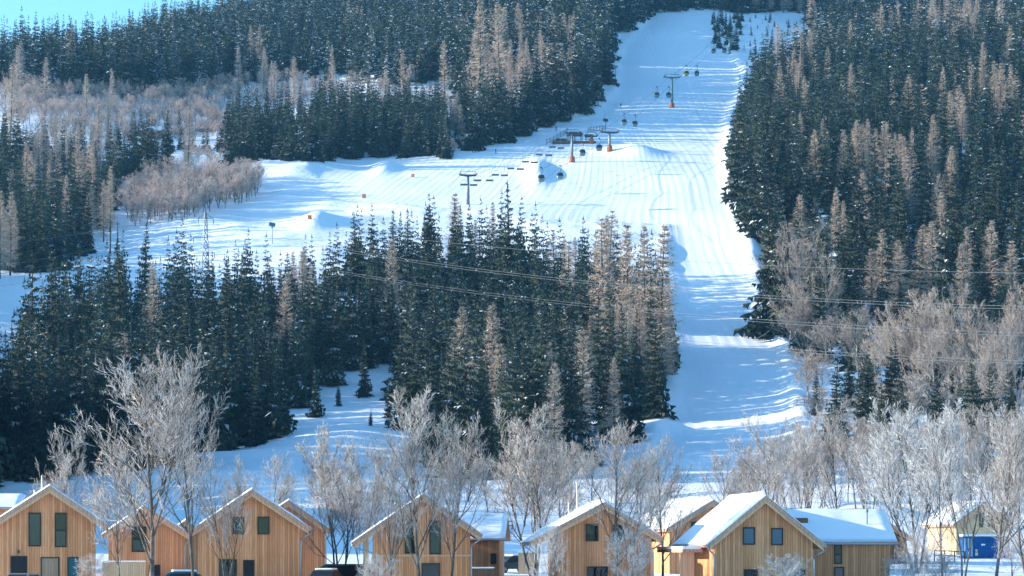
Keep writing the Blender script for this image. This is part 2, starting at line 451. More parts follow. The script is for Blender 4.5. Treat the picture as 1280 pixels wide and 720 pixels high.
def larch(seed, hi, H=24.0, Rm=2.7, wide=1.0):
    r = np.random.default_rng(seed); S = Soup()
    nw, nb, nt_, tw = (44, 8, 11, .08) if hi else (18, 6, 6, .17)
    for k in range(nw):
        t = .12 + .88 * (k + r.random()) / nw
        L0 = Rm * wide * (1 - t) ** .7 * min(1, .6 + 1.8 * (t - .1)) + .25
        for j in range(nb):
            az = r.random() * 6.283; L = L0 * (.45 + .75 * r.random()); z = H * t
            ca, sa = math.cos(az), math.sin(az); pitch = -.18 + .6 * t + r.normal() * .16
            p0 = np.array([0, 0, z]); p1 = np.array([ca * L * .6, sa * L * .6, z + L * .6 * math.tan(pitch) - .05 * L]); p2 = np.array([ca * L, sa * L, z + L * math.tan(pitch) + .10 * L])
            wv = np.array([0, 0, tw * .6]); V = [p0 - wv, p0 + wv, p1 + wv * .8, p1 - wv * .8, p2]; T = [(0, 1, 2), (0, 2, 3), (3, 2, 4)]; Mi = [0, 0, 0]
            for q in range(nt_):
                f = .15 + .85 * r.random(); b = p0 + (p1 - p0) * f / .6 if f < .6 else p1 + (p2 - p1) * (f - .6) / .4
                dv = np.array([ca * .5 + r.normal() * .7, sa * .5 + r.normal() * .7, r.normal() * .65 + .12]); dv /= np.linalg.norm(dv)
                ln = (.35 + .75 * r.random()) * (.5 + L * .28); up = np.array([r.normal(), r.normal(), r.normal()]); sd = np.cross(dv, up); sd /= np.linalg.norm(sd) + 1e-6
                n0 = len(V); V += [b - sd * tw * .5, b + sd * tw * .5, b + dv * ln]; T.append((n0, n0 + 1, n0 + 2)); Mi.append(1 if r.random() < .35 else 0)
            S.tris(V, T, Mi)
    return S.get()


def conifer_trunk(H, r0):
    S = Soup(); soup_tube(S, [(0, 0, -1), (0, 0, H * .3), (0, 0, H * .7), (0, 0, H * .99)], [r0 * 1.15, r0 * .8, r0 * .45, .03], 6); return S.get()


def bare_tree(seed, H=15.0, spread=.32, stems=1, fork=.28, n=(13, 8, 6, 4), r0=.185, twig=.022, up=.35):
    """trunk with limbs, and the crown of finer branches and twigs"""
    r = np.random.default_rng(seed); A = Soup(); B = Soup()
    ends = (1.0, 0.62, .36, .2)

    def grow(p, d, L, rad, lvl):
        k = (6, 4, 3, 2)[lvl]; pts = [np.array(p)]; dd = np.array(d, float)
        for i in range(k):
            dd = dd + r.normal(size=3) * (.07, .13, .17, .2)[lvl] + np.array([0, 0, up * (.25, .45, .35, .25)[lvl] / k * 2])
            dd /= np.linalg.norm(dd); pts.append(pts[-1] + dd * L / k)
        rr = np.linspace(rad, max(rad * (.18 if lvl < 2 else .4), twig * .6), k + 1)
        soup_tube(A if lvl < 3 else B, pts, rr, (8, 5, 3, 3)[lvl], 0)
        m = n[lvl] if lvl == 0 else max(2, int(n[lvl] * (.7 + .6 * r.random())))
        for c in range(m):
            f = (fork + (1 - fork) * (c + r.random()) / m) if lvl == 0 else .18 + .82 * (c + r.random()) / m
            q = min(int(f * k), k - 1); b = pts[q] + (pts[q + 1] - pts[q]) * (f * k - q); ax = (pts[q + 1] - pts[q]); ax /= np.linalg.norm(ax)
            sd = np.cross(ax, r.normal(size=3)); sd /= np.linalg.norm(sd)
            ang = (.50 + spread, .60, .68, .75)[lvl] * (.7 + .5 * r.random()); nd = ax * math.cos(ang) + sd * math.sin(ang)
            if lvl == 0: ln = H * (.50 - .30 * f) * (.75 + .5 * r.random()) * (1 + spread)
            else: ln = L * (.52, .52, .5, .5)[lvl] * (1.15 - .6 * f) * (.7 + .6 * r.random())
            if lvl < 3:
                grow(b, nd, ln, max(rr[q] * (.5, .5, .55)[lvl], twig), lvl + 1)
            else:
                nd = nd + np.array([0, 0, .25]); e = b + nd * max(ln, .22)
                s1 = np.cross(nd, [.3, .2, 1]); s1 /= np.linalg.norm(s1) + 1e-6; s2 = np.cross(nd, s1); s2 /= np.linalg.norm(s2) + 1e-6
                V = [b + s1 * twig, b - s1 * twig * .5 + s2 * twig * .87, b - s1 * twig * .5 - s2 * twig * .87, e]
                B.tris(V, [(0, 1, 3), (1, 2, 3), (2, 0, 3)], 0)
    for s in range(stems):
        a = 6.28 * s / max(stems, 1) + r.random(); tilt = 0.02 if stems == 1 else .10 + .12 * r.random()
        grow((math.cos(a) * .15 * (stems > 1), math.sin(a) * .15 * (stems > 1), -.6), (math.cos(a) * tilt, math.sin(a) * tilt, 1), H * (.98 - .12 * (s > 0) * r.random()), r0 * (1 if stems == 1 else .75), 0)
    return A.get(), B.get()


def norm_h(parts, H):
    z = max(p[0][:, 2].max() for p in parts)
    return [(np.concatenate([p[0][:, :2], p[0][:, 2:] * (H / z)], 1), p[1], p[2]) for p in parts]


HP = 24.0
SPR_HI = [spruce(100 + i, True, s, HP, rm, rg) for i, (s, rm, rg) in enumerate([(.03, 4.3, .35), (.05, 4.8, .45), (.02, 4.0, .35), (.12, 4.4, .4), (.07, 3.7, .5), (.20, 4.2, .4)])]
SPR_LO = [spruce(200 + i, False, s, HP, rm, rg) for i, (s, rm, rg) in enumerate([(.02, 4.6, .22), (.035, 5.0, .28), (.07, 4.2, .22), (.16, 4.6, .28), (.26, 4.3, .3), (.34, 4.7, .28)])]
LAR_HI = [larch(300 + i, True, HP, 3.5, wd) for i, wd in enumerate((1.0, 1.25, .85, 1.1))]
LAR_LO = [larch(400 + i, False, HP, 3.6, wd) for i, wd in enumerate((1.0, 1.25, .85, 1.1))]
TRK = conifer_trunk(HP, .28)
TRUNK_ME = mesh_np('conifer_trunk', TRK[0], TRK[1], TRK[2], [BARKD], True)
SPR_ME = [mesh_np('spruce_crown', *a, [NEEDLE, SNOWF]) for a in SPR_HI]
LAR_ME = [mesh_np('larch_crown', *a, [LARCH, LARCHF]) for a in LAR_HI]

LARW_ME = [mesh_np('larch_crown', *a, [LARCHF, LARCHF]) for a in LAR_HI]

# ------------------------------------------------------------------ the forest: where trees stand
POLY = {
    'upper': [(-350, 160), (0, 112), (60, 118), (230, 120), (330, 105), (430, 98), (480, 112), (560, 100), (585, 190), (650, 174), (700, 152), (745, 132), (766, 100), (768, 45), (826, 16), (905, 13), (930, 18), (1012, 20), (985, -130), (-350, -130)],
    'belt': [(-350, 160), (0, 112), (230, 120), (330, 105), (480, 112), (560, 100), (578, 150), (400, 150), (300, 160), (150, 182), (0, 200), (-350, 240)],
    'clumps': [(-350, 240), (0, 200), (150, 182), (300, 160), (400, 150), (578, 150), (585, 192), (540, 196), (395, 202), (330, 200), (230, 218), (150, 226), (0, 262), (-350, 310)],
    'thicket': [(160, 258), (160, 284), (228, 276), (322, 250), (322, 226), (240, 232), (160, 240)],
    'left': [(-350, 310), (-350, 430), (-30, 350), (60, 345), (110, 318), (140, 296), (150, 262), (150, 226), (0, 262)],
    'grove': [(-70, 640), (0, 600), (110, 594), (200, 585), (300, 562), (345, 552), (385, 508), (455, 462), (490, 478), (500, 522), (535, 575), (580, 602), (690, 600), (765, 572), (832, 512), (842, 440), (836, 410), (800, 392), (720, 362), (640, 345), (560, 338), (450, 352), (320, 376), (200, 394), (120, 400), (75, 412), (42, 430), (16, 530)],
    'right': [(1012, 22), (985, -130), (1700, -130), (1700, 506), (1280, 506), (1090, 500), (1045, 458), (1010, 448), (985, 430), (968, 390), (958, 330), (934, 285), (918, 240), (916, 200), (926, 150), (944, 120), (952, 95), (985, 84), (1000, 60)],
    'cluster': [(888, 22), (890, 55), (905, 68), (925, 60), (930, 22)],
    'patch': [(930, 22), (930, 90), (985, 80), (1005, 50), (1005, 22)],
}


def inside(px, py, poly):
    r = np.zeros(len(px), bool); n = len(poly)
    for i in range(n):
        x0, y0 = poly[i]; x1, y1 = poly[(i + 1) % n]
        c = ((y0 > py) != (y1 > py)) & (px < (x1 - x0) * (py - y0) / ((y1 - y0) if y1 != y0 else 1e-9) + x0)
        r ^= c
    return r


def scatter(reg, sp):
    gx = np.arange(-480, 620, sp); gy = np.arange(420, 2050, sp)
    x, y = np.meshgrid(gx, gy); x = x.ravel() + rng.uniform(-.48, .48, x.size) * sp; y = y.ravel() + rng.uniform(-.48, .48, y.size) * sp
    px = CX + F * x / y; k = (px > -340) & (px < 1640); x, y, px = x[k], y[k], px[k]
    z = gz(x, y); py = CY - F * z / y
    k = inside(px, py, POLY[reg])
    if reg in ('upper', 'belt', 'clumps'):
        k &= y < np.interp(px, [-350, 0, 200, 400], [1290, 1290, 1540, 2050])
    return x[k], y[k], z[k], px[k], py[k]


TREES = []     # dicts


def put(kind, x, y, z, H, wide=1.0, snow=0.0, reg='', forced=False):
    TREES.append(dict(kind=kind, x=x, y=y, z=z, H=H, w=wide, snow=snow, reg=reg, forced=forced, px=CX + F * x / y, py=CY - F * z / y))


def larch_clump(x, y, s=45, seed=7): return vnoise(x, y, s, seed)


x, y, z, px, py = scatter('upper', 7.8)
for i in range(len(x)):
    edge = 560 < px[i] < 720 and py[i] > 60
    c = larch_clump(x[i], y[i], 40)
    if (edge and c > .60) or (not edge and c > .87): put('larch', x[i], y[i], z[i], rng.uniform(17, 25), reg='upper')
    else: put('spruce', x[i], y[i], z[i], rng.uniform(15, 27) + (5 if px[i] > 560 else 0) + (5 if px[i] > 660 else 0), rng.uniform(.9, 1.35), rng.uniform(.35, 1), 'upper')
x, y, z, px, py = scatter('belt', 4.5)
for i in range(len(x)):
    c = vnoise(x[i], y[i], 30, 9)
    if c < .22: continue
    if rng.random() < .74:
        tall = rng.random() < .02
        put('larch' if tall else 'sapling', x[i], y[i], z[i], rng.uniform(18, 24) if tall else rng.uniform(5, 10), 1.0 if tall else rng.uniform(.8, 1.3), reg='belt')
    elif c > .62 and rng.random() < .7: put('spruce', x[i], y[i], z[i], rng.uniform(6, 13), 1.2, .5, 'belt')
x, y, z, px, py = scatter('clumps', 5.2)
for i in range(len(x)):
    c = vnoise(x[i], y[i], 26, 12); q = px[i]
    dark = (285 < q < 382 and py[i] > 165) or (386 < q < 556 and py[i] > 130) or (150 < q < 215 and py[i] > 205) or q < 30 and c > .35
    if 215 < q < 285 or (130 < q < 285 and py[i] < 205):
        if c > .72: put('spruce', x[i], y[i], z[i], rng.uniform(6, 12), 1.1, .5, 'clumps')
        elif c < .28: put('sapling', x[i], y[i], z[i], rng.uniform(4, 8), 1.1, reg='clumps')
    elif dark:
        if rng.random() < .92: put('spruce', x[i], y[i], z[i], rng.uniform(15, 23), 1.05, rng.uniform(0, .5), 'clumps')
    elif c > .5: put('spruce' if rng.random() < .45 else 'larch', x[i], y[i], z[i], rng.uniform(9, 18), 1.15, .4, 'clumps')
    elif c > .2 and rng.random() < .6: put('sapling', x[i], y[i], z[i], rng.uniform(4, 8), 1.1, reg='clumps')
x, y, z, px, py = scatter('thicket', 3.6)
for i in range(len(x)):
    if rng.random() < .8: put('sapling', x[i], y[i], z[i], rng.uniform(6, 13), rng.uniform(.8, 1.2), reg='thicket')
x, y, z, px, py = scatter('left', 7.0)
for i in range(len(x)):
    if larch_clump(x[i], y[i], 30) > .62: put('larch', x[i], y[i], z[i], rng.uniform(16, 24), reg='left')
    else: put('spruce', x[i], y[i], z[i], rng.uniform(16, 25), 1, rng.uniform(0, .45), 'left')
x, y, z, px, py = scatter('grove', 6.4)
for i in range(len(x)):
    if -70 < x[i] < 60 and (abs(y[i] - (552 + (45 - x[i]) * .158)) < 8 or abs(y[i] - (695 + (45 - x[i]) * .158)) < 11): continue
    q = px[i]; pl = .0 + (.22 if 735 < q < 845 else 0) + (.06 if 560 < q < 740 else 0)
    hh_ = float(np.interp(q, [-50, 150, 300, 450, 560, 700, 840], [27, 25, 22, 22, 24, 25, 26])) * rng.uniform(.72, 1.12)
    if larch_clump(x[i], y[i], 24, 8) < pl * 1.6 + .12 and rng.random() < .6 + pl: put('larch', x[i], y[i], z[i], hh_ * .95, rng.uniform(.9, 1.2), reg='grove')
    else: put('spruce', x[i], y[i], z[i], hh_, rng.uniform(.85, 1.15), rng.uniform(0, .55), 'grove')
x, y, z, px, py = scatter('right', 9.6)
for i in range(len(x)):
    top = np.clip((170 - py[i]) / 120, 0, 1)
    if py[i] > 400 and px[i] > 1045:
        put('spruce', x[i], y[i], z[i], rng.uniform(10, 17), rng.uniform(1.1, 1.5), rng.uniform(0, .35), 'right'); continue
    c = larch_clump(x[i], y[i], 34, 10)
    if c > (.86 if py[i] > 150 else .78) or rng.random() < .035: put('larch', x[i], y[i], z[i], rng.uniform(17, 25), rng.uniform(.9, 1.3), reg='right')
    else: put('spruce', x[i], y[i], z[i], rng.uniform(17, 30), rng.uniform(.95, 1.4), rng.uniform(0, .35) + .9 * top * rng.random(), 'right')
x, y, z, px, py = scatter('cluster', 6.5)
for i in range(len(x)):
    if rng.random() < .8: put('spruce', x[i], y[i], z[i], rng.uniform(6, 12), 1.2, .3, 'cluster')
x, y, z, px, py = scatter('patch', 7)
for i in range(len(x)):
    if rng.random() < .5: put('spruce' if rng.random() < .5 else 'larch', x[i], y[i], z[i], rng.uniform(2.5, 6), 1.4, .6, 'patch')


for i in range(460):  # unseen trees beyond the left frame edge, added to shade the field
    D_ = rng.uniform(292, 500); px_ = rng.uniform(-320, -45); x_ = (px_ - CX) / F * D_
    put('spruce', x_, D_, gzs(x_, D_), rng.uniform(24, 32), 1.1, .1, 'grove')
for i in range(330):
    D_ = rng.uniform(500, 720); px_ = rng.uniform(-320, -60); x_ = (px_ - CX) / F * D_
    put('spruce', x_, D_, gzs(x_, D_), rng.uniform(20, 28), 1.1, .1, 'grove')


for i in range(34):
    D_ = rng.uniform(430, 590); px_ = rng.uniform(1040, 1310); x_ = (px_ - CX) / F * D_
    put('spruce', x_, D_, gzs(x_, D_), rng.uniform(11, 19), rng.uniform(1.1, 1.5), .15, 'right')


def at_base(px, py, top, kind, reg, wide=1.0, snow=.2):
    b = ground_at(px, py); put(kind, b.x, b.y, b.z, (py - top) * b.y / F, wide, snow, reg, True)


# trees the photo shows on their own
for a in [(456, 496, 424, 'spruce', 1.1, .2), (395, 522, 455, 'spruce', 1.0, .2), (486, 522, 470, 'spruce', 1, .4), (423, 508, 478, 'spruce', 1.2, .3), (463, 532, 508, 'spruce', 1.2, .4),
          (620, 560, 382, 'larch', 1.35, 0), (575, 545, 384, 'larch', 1.25, 0), (725, 575, 412, 'larch', 1.2, 0), (692, 560, 428, 'larch', .9, 0), (755, 470, 273, 'larch', 1.2, 0), (786, 480, 280, 'larch', .95, 0),
          (822, 490, 282, 'larch', 1.3, 0), (806, 485, 284, 'larch', .95, 0), (818, 522, 395, 'spruce', 1.35, .1), (638, 400, 226, 'spruce', 1.25, .1), (490, 420, 300, 'larch', 1, 0), (710, 430, 300, 'larch', 1.1, 0),
          (355, 470, 342, 'larch', 1, 0), (195, 480, 328, 'larch', 1.0, 0), (44, 560, 400, 'larch', .9, 0), (154, 520, 302, 'spruce', 1.2, .15), (66, 560, 312, 'spruce', 1.15, .1), (38, 545, 315, 'spruce', 1.2, .1), (100, 480, 308, 'spruce', 1, .3),
          (50, 600, 430, 'spruce', 1.1, .1), (26, 598, 430, 'spruce', 1.1, .1), (118, 585, 430, 'spruce', 1.2, .1), (186, 575, 395, 'spruce', 1.1, .1), (330, 548, 395, 'spruce', 1.0, .5)]:
    at_base(a[0], a[1], a[2], a[3], 'grove', a[4], a[5])
for a in [(1125, 405, 300, 'larch', 1.5, 0), (1205, 410, 305, 'larch', 1.5, 0), (1012, 405, 292, 'larch', 1.6, 0), (986, 392, 280, 'larch', 1.5, 0), (1090, 400, 310, 'larch', 1.3, 0), (1265, 400, 300, 'larch', 1.4, 0), (1152, 395, 282, 'larch', 1.6, 0), (1167, 400, 278, 'larch', 1.5, 0), (1237, 390, 276, 'larch', 1.3, 0), (1062, 510, 436, 'spruce', 1.5, .1), (1078, 506, 445, 'spruce', 1.3, .1), (960, 420, 245, 'spruce', 1.1, .1), (1175, 440, 250, 'spruce', 1, .1),
          (945, 270, 190, 'larch', 1.2, 0), (1140, 500, 430, 'spruce', 1.2, .1), (1240, 515, 440, 'spruce', 1.1, .1), (1205, 500, 430, 'spruce', 1.0, .1), (1020, 520, 462, 'spruce', 1.1, .1), (1092, 535, 470, 'spruce', 1.2, .1), (1135, 548, 478, 'spruce', 1.2, .1), (1168, 545, 468, 'spruce', 1.2, .1), (1200, 550, 470, 'spruce', 1.2, .1), (1222, 548, 480, 'spruce', 1.1, .1), (1265, 545, 462, 'spruce', 1.2, .1), (1046, 545, 500, 'spruce', 1.2, .1)]:
    at_base(a[0], a[1], a[2], a[3], 'right', a[4], a[5])
for a in [(505, 148, 62, 'larch', 1, 0), (235, 222, 140, 'larch', 1.3, 0), (556, 140, 52, 'larch', 1.0, 0), (13, 175, 78, 'larch', .9, 0), (124, 190, 118, 'larch', .8, 0), (135, 190, 120, 'larch', .8, 0), (600, 160, 0, 'larch', 1.2, 0), (625, 130, 5, 'larch', 1.1, 0),
          (518, 192, 137, 'spruce', 1.1, .15), (558, 198, 140, 'spruce', .9, .3), (550, 196, 150, 'spruce', .9, .3)]:
    at_base(a[0], a[1], a[2], a[3], 'upper', a[4], a[5])

# rough painter's count of how much of each tree shows
BW, BH = 640, 360
owner = np.full((BH, BW), -1, int)
order = sorted(range(len(TREES)), key=lambda i: -TREES[i]['y'])
for i in order:
    t = TREES[i]; hpx = t['H'] / t['y'] * F; wpx = (.26 * t['H'] if t['kind'] == 'sapling' else 2.3 * t['H'] / HP) * t['w'] / t['y'] * F
    top = t['py'] - hpx
    for r_ in range(max(0, int(top / 2)), min(BH, int(t['py'] / 2))):
        f = (r_ * 2 - top) / max(hpx, 1); a = int((t['px'] - wpx * f) / 2); b = int((t['px'] + wpx * f) / 2) + 1
        if b > 0 and a < BW: owner[r_, max(a, 0):min(b, BW)] = i
vis = np.bincount(owner[owner >= 0].ravel(), minlength=len(TREES))
for i, t in enumerate(TREES): t['vis'] = int(vis[i])
print('trees', len(TREES), {k: sum(1 for t in TREES if t['kind'] == k) for k in ('spruce', 'larch')})

UNITS = 'first second third fourth fifth sixth seventh eighth ninth tenth eleventh twelfth thirteenth fourteenth fifteenth sixteenth seventeenth eighteenth nineteenth'.split()
TENS = {20: ('twentieth', 'twenty'), 30: ('thirtieth', 'thirty'), 40: ('fortieth', 'forty'), 50: ('fiftieth', 'fifty'), 60: ('sixtieth', 'sixty'), 70: ('seventieth', 'seventy')}


def ordinal(n):
    if n < 20: return UNITS[n - 1]
    a, b = n // 10 * 10, n % 10
    return TENS[a][0] if b == 0 else TENS[a][1] + '-' + UNITS[b - 1]


REGN = {'upper': 'the high wood left of piste', 'belt': 'the pale larch belt', 'clumps': 'the broken slope above snow shelf', 'thicket': 'the pale thicket behind pylon',
        'left': 'the wood at left edge', 'grove': 'the wooded spur above houses', 'right': 'the forest right of piste', 'cluster': 'the small clump at piste top', 'patch': 'the open patch beside piste top'}
single = []
for kind, lim in (('spruce', 290), ('larch', 270), ('sapling', 240)):
    c = [t for t in TREES if t['kind'] == kind and t['vis'] > 10 and -5 < t['px'] < 1285]
    c.sort(key=lambda t: -(t['vis'] + (5000 if t['forced'] else 0)))
    single += c[:lim]
ids = set(id(t) for t in single)
groups = {}
for t in single:
    t['top'] = t['py'] - t['H'] / t['y'] * F
    groups.setdefault((t['kind'], t['reg']), []).append(t)
BANDS = {1: [''], 2: ['upper', 'lower'], 3: ['upper', 'middle', 'lower'], 4: ['topmost', 'upper', 'lower', 'lowest'], 5: ['topmost', 'upper', 'middle', 'lower', 'lowest']}
for (kind, reg), ts in groups.items():
    nb = max(1, min(5, round(len(ts) / 22)))
    ts.sort(key=lambda t: t['top'])
    for b in range(nb):
        part = ts[b * len(ts) // nb:(b + 1) * len(ts) // nb]; part.sort(key=lambda t: t['px'])
        row = BANDS[nb][b]
        for k, t in enumerate(part):
            nm_ = kind
            kd = {'larch': 'tan', 'sapling': 'pinkish'}.get(kind) or ('dark' if t['snow'] < .3 else 'snow-flecked')
            t['label'] = f"{ordinal(k + 1)} {nm_} from left, {kd}, in {row + ' row of ' if row else ''}{REGN[reg]}"
            t['group'] = {'spruce': 'spruces', 'larch': 'larches', 'sapling': 'bare saplings'}[kind] + ' in ' + REGN[reg]
# ------------------------------------------------------------------ bare broad-leaved trees
BARE = []
for i, kw in enumerate([dict(spread=.12, n=(20, 9, 7, 4), fork=.16, up=.8, twig=.018), dict(spread=.16, n=(18, 9, 7, 4), fork=.2, up=.65, twig=.018), dict(spread=.10, stems=2, n=(13, 8, 7, 4), fork=.18, up=.7, twig=.018),
                        dict(spread=.3, n=(17, 9, 7, 4), fork=.2, up=.45), dict(spread=.12, stems=3, n=(11, 9, 7, 5), fork=.15, up=.7), dict(spread=.3, stems=4, n=(10, 8, 6, 5), fork=.03, r0=.12, up=.3)]):
    A, B = norm_h(bare_tree(700 + i, 15.0, **kw), 15.0)
    BARE.append((A, B))
BTRUNK = [mesh_np('bare_trunk', A[0], A[1], A[2], [BARK], True) for A, B in BARE]
BCROWN = {m.name: [mesh_np('bare_crown', B[0], B[1], B[2], [m]) for A, B in BARE] for m in (FROST, FROSTW, BIRCHT, SAPM)}
BTRUNKW = [mesh_np('birch_trunk', A[0], A[1], A[2], [BARKB], True) for A, B in BARE]
BEXT = [np.percentile(np.abs(B[0][:, 0]), 97) for A, B in BARE]
print('bare tris', [len(A[1]) + len(B[1]) for A, B in BARE])


for t in single:
    if t['kind'] == 'spruce':
        s_ = t['snow']; k = int(rng.choice([0, 1, 2, 4])) if s_ < .3 else int(rng.choice([1, 4, 3] if s_ < .5 else [3, 5])); crown = SPR_ME[k]; nm = 'spruce_tree'
    elif t['kind'] == 'sapling':
        k = int(rng.integers(5)); e = empty('bare_sapling', (t['x'], t['y'], t['z'] - .2), rng.random() * 6.28, t['label'], 'sapling', t['group'])
        s = t['H'] / 15; e.scale = (s * t['w'], s * t['w'], s)
        link('trunk', BTRUNK[k], e); link('crown', BCROWN[SAPM.name][k], e); continue
    else: crown = LAR_ME[int(rng.integers(4))]; nm = 'larch_tree'
    e = empty(nm, (t['x'], t['y'], t['z'] - .3), rng.random() * 6.28, t['label'], 'tree', t['group'])
    s = t['H'] / HP; e.scale = (s * t['w'], s * t['w'], s); e.rotation_euler.x = float(rng.normal() * .018); e.rotation_euler.y = float(rng.normal() * .018)
    link('trunk', TRUNK_ME, e); link('crown', LARW_ME[int(rng.integers(4))] if t['kind'] == 'larch' and t['reg'] in ('belt', 'thicket', 'clumps') else crown, e)


def bake(name, kinds, protos, mats, label, cat):
    Vs, Ts, Ms, n = [], [], [], 0
    for t in TREES:
        if t['kind'] != kinds or id(t) in ids or not (-330 < t['px'] < 1620): continue
        if kinds == 'spruce':
            k = int(np.clip(t['snow'] * 5.4 + rng.normal() * .6, 0, 5))
        else: k = int(rng.integers(len(protos)))
        V, T, Mi = protos[k]
        if kinds == 'larch' and t['reg'] in ('belt', 'thicket', 'clumps'): Mi = np.ones_like(Mi)
        s = t['H'] / HP; a = rng.random() * 6.28; ca, sa = math.cos(a), math.sin(a)
        if kinds == 'sapling': s = t['H'] / 8.0
        sx = s * t['w']
        W = np.stack([(V[:, 0] * ca - V[:, 1] * sa) * sx + t['x'], (V[:, 0] * sa + V[:, 1] * ca) * sx + t['y'], V[:, 2] * s + t['z'] - .3], 1)
        Vs.append(W); Ts.append(T + n); Ms.append(Mi); n += len(W)
    me = mesh_np(name, np.concatenate(Vs), np.concatenate(Ts), np.concatenate(Ms), mats)
    print(name, len(Vs), len(me.polygons))
    tag(link(name, me), label, cat, kind='stuff')


bake('spruce_forest', 'spruce', SPR_LO, [NEEDLE, SNOWF], 'dense spruce forest covering the hillside on both sides of the ski run', 'forest')
bake('larch_woodland', 'larch', LAR_LO, [LARCH, LARCHF], 'pale bare larches mixed through the far hillside forest', 'woodland')
SAPP = []
for i in range(5):
    A, B = norm_h(bare_tree(900 + i, 8.0, .22, 1, .10, (8, 4, 2, 2), .09, .045, .55), 8.0)
    SAPP.append((np.concatenate([A[0], B[0]]), np.concatenate([A[1], B[1] + len(A[0])]), np.concatenate([A[2] * 0 + 1, B[2] * 0])))
bake('sapling_thicket', 'sapling', SAPP, [SAPM, BARK], 'pinkish bare saplings in a pale belt across the left hillside', 'thicket')

def bare(px, top, D, wpx, k, label, mat=FROST, name='bare_tree', cat='tree', group=None, birch=False, h_from=None):
    x = (px - CX) / F * D; z = gzs(x, D); H = (CY - top) / F * D - z
    e = empty(name, (x, D, z), rng.random() * 6.28, label, cat, group)
    s = H / 15.0; sx = wpx * .5 / F * D / BEXT[k]; sx = min(max(sx, s * .55), s * 1.7) if name != 'frosty_bush' else sx
    e.scale = (sx, sx, s)
    link('trunk', (BTRUNKW if birch else BTRUNK)[k], e); link('crown', BCROWN[mat.name][k], e)
    return e


for a in [
    (188, 440, 186, 128, 0, 'tallest bare frosty tree, broad crown, between the first and second wooden houses from left'),
    (243, 424, 188, 100, 1, 'tall slim frosty tree with high forked crown before the left end of the third house'),
    (150, 545, 190, 90, 3, 'low spreading frosty tree with loose twigs against the leftmost gable house'),
    (282, 560, 191, 70, 2, 'slender leaning frosty tree in front of the third gable house from left'),
    (525, 477, 187, 90, 0, 'tall upright frosty tree directly before the gable with tall dark windows'),
    (563, 512, 190, 85, 1, 'frosty tree with dark trunk before the right-hand tall window of its gable'),
    (490, 560, 189, 70, 2, 'thin twin-stemmed frosty tree before the left wall of the tall-windowed gable'),
    (767, 520, 188, 100, 1, 'frosty tree with single trunk before the gable with white bush at its foot'),
    (82, 527, 215, 75, 3, 'frosty tree behind the roof of the leftmost gable house'),
    (424, 528, 208, 88, 4, 'three-stemmed frosty tree in the gap above the teal van'),
    (452, 545, 214, 55, 2, 'thinner frosty tree beside the left eave of the tall-windowed house'),
    (340, 560, 262, 60, 1, 'small pale frosty tree beyond the ridge of the third gable house'),
    (300, 585, 268, 55, 3, 'faint frosty tree beyond the roof of the second house from left'),
    (668, 498, 226, 105, 4, 'broad frosty tree with many stems behind the snowy roof of the white-bush house'),
    (700, 545, 236, 70, 3, 'frosty tree behind thin white poles on the roof of the white-bush house'),
    (828, 540, 212, 78, 1, 'frosty tree with dark trunk between two houses below the piste'),
    (808, 560, 224, 55, 2, 'thin twin-stemmed frosty tree beside the dark-trunked one below the piste'),
    (899, 560, 256, 52, 0, 'small pale frosty tree right of centre at the foot of the piste'),
    (962, 510, 276, 85, 3, 'wide brownish frosty tree beyond the ridge of the blue-windowed house'),
    (990, 528, 282, 55, 2, 'narrow frosty tree beyond the blue-windowed house, right of the wide brownish one'),
    (1016, 512, 292, 60, 0, 'upright grey tree above the ridge of the flat-fronted annex roof'),
    (1050, 502, 290, 62, 1, 'grey frosty tree above the middle of the annex roof'),
    (1086, 512, 284, 70, 2, 'frosty tree above the vent pipe of the annex roof'),
    (1204, 505, 228, 85, 2, 'leaning frosty tree just left of the blue container'),
    (1243, 500, 196, 105, 1, 'large frosty tree with stout trunk standing before the blue container'),
    (1288, 505, 204, 100, 4, 'frosty tree cut by the right frame edge beyond the blue container')]:
    bare(*a, group='bare frosty trees around the houses')
for a in [
    (1118, 500, 262, 85, 3, 'white frosted tree just right of the annex gable end'),
    (1146, 492, 240, 105, 4, 'broadest white frosted tree right of the annex'),
    (1178, 515, 226, 95, 3, 'white frosted tree with drooping crown between the annex and blue container')]:
    bare(*a, mat=FROSTW, group='white frosted trees right of the annex')
for a in [(690, 650, 193, 46, 5, 'white frosted bush against the left corner of its gable house'), (788, 655, 186, 62, 5, 'tall white frosted bush at the foot of a gable with square windows'),
          (985, 690, 183, 70, 5, 'low white frosted bush below the blue windows'), (1150, 655, 206, 60, 5, 'tall white frosted bush right of the annex wall'), (1128, 690, 196, 50, 5, 'low white frosted bush at the annex corner'),
          (1180, 690, 204, 55, 5, 'low white frosted bush among trunks left of the blue container'), (1265, 660, 232, 60, 5, 'white frosted bush at the right end of the blue container'), (118, 690, 196, 46, 5, 'white frosted bush at the right corner of the leftmost gable'),
          (470, 690, 186, 50, 5, 'low white frosted bush before the tall-windowed gable')]:
    bare(*a, mat=FROSTW, name='frosty_bush', cat='bush', group='white frosted bushes by the houses')
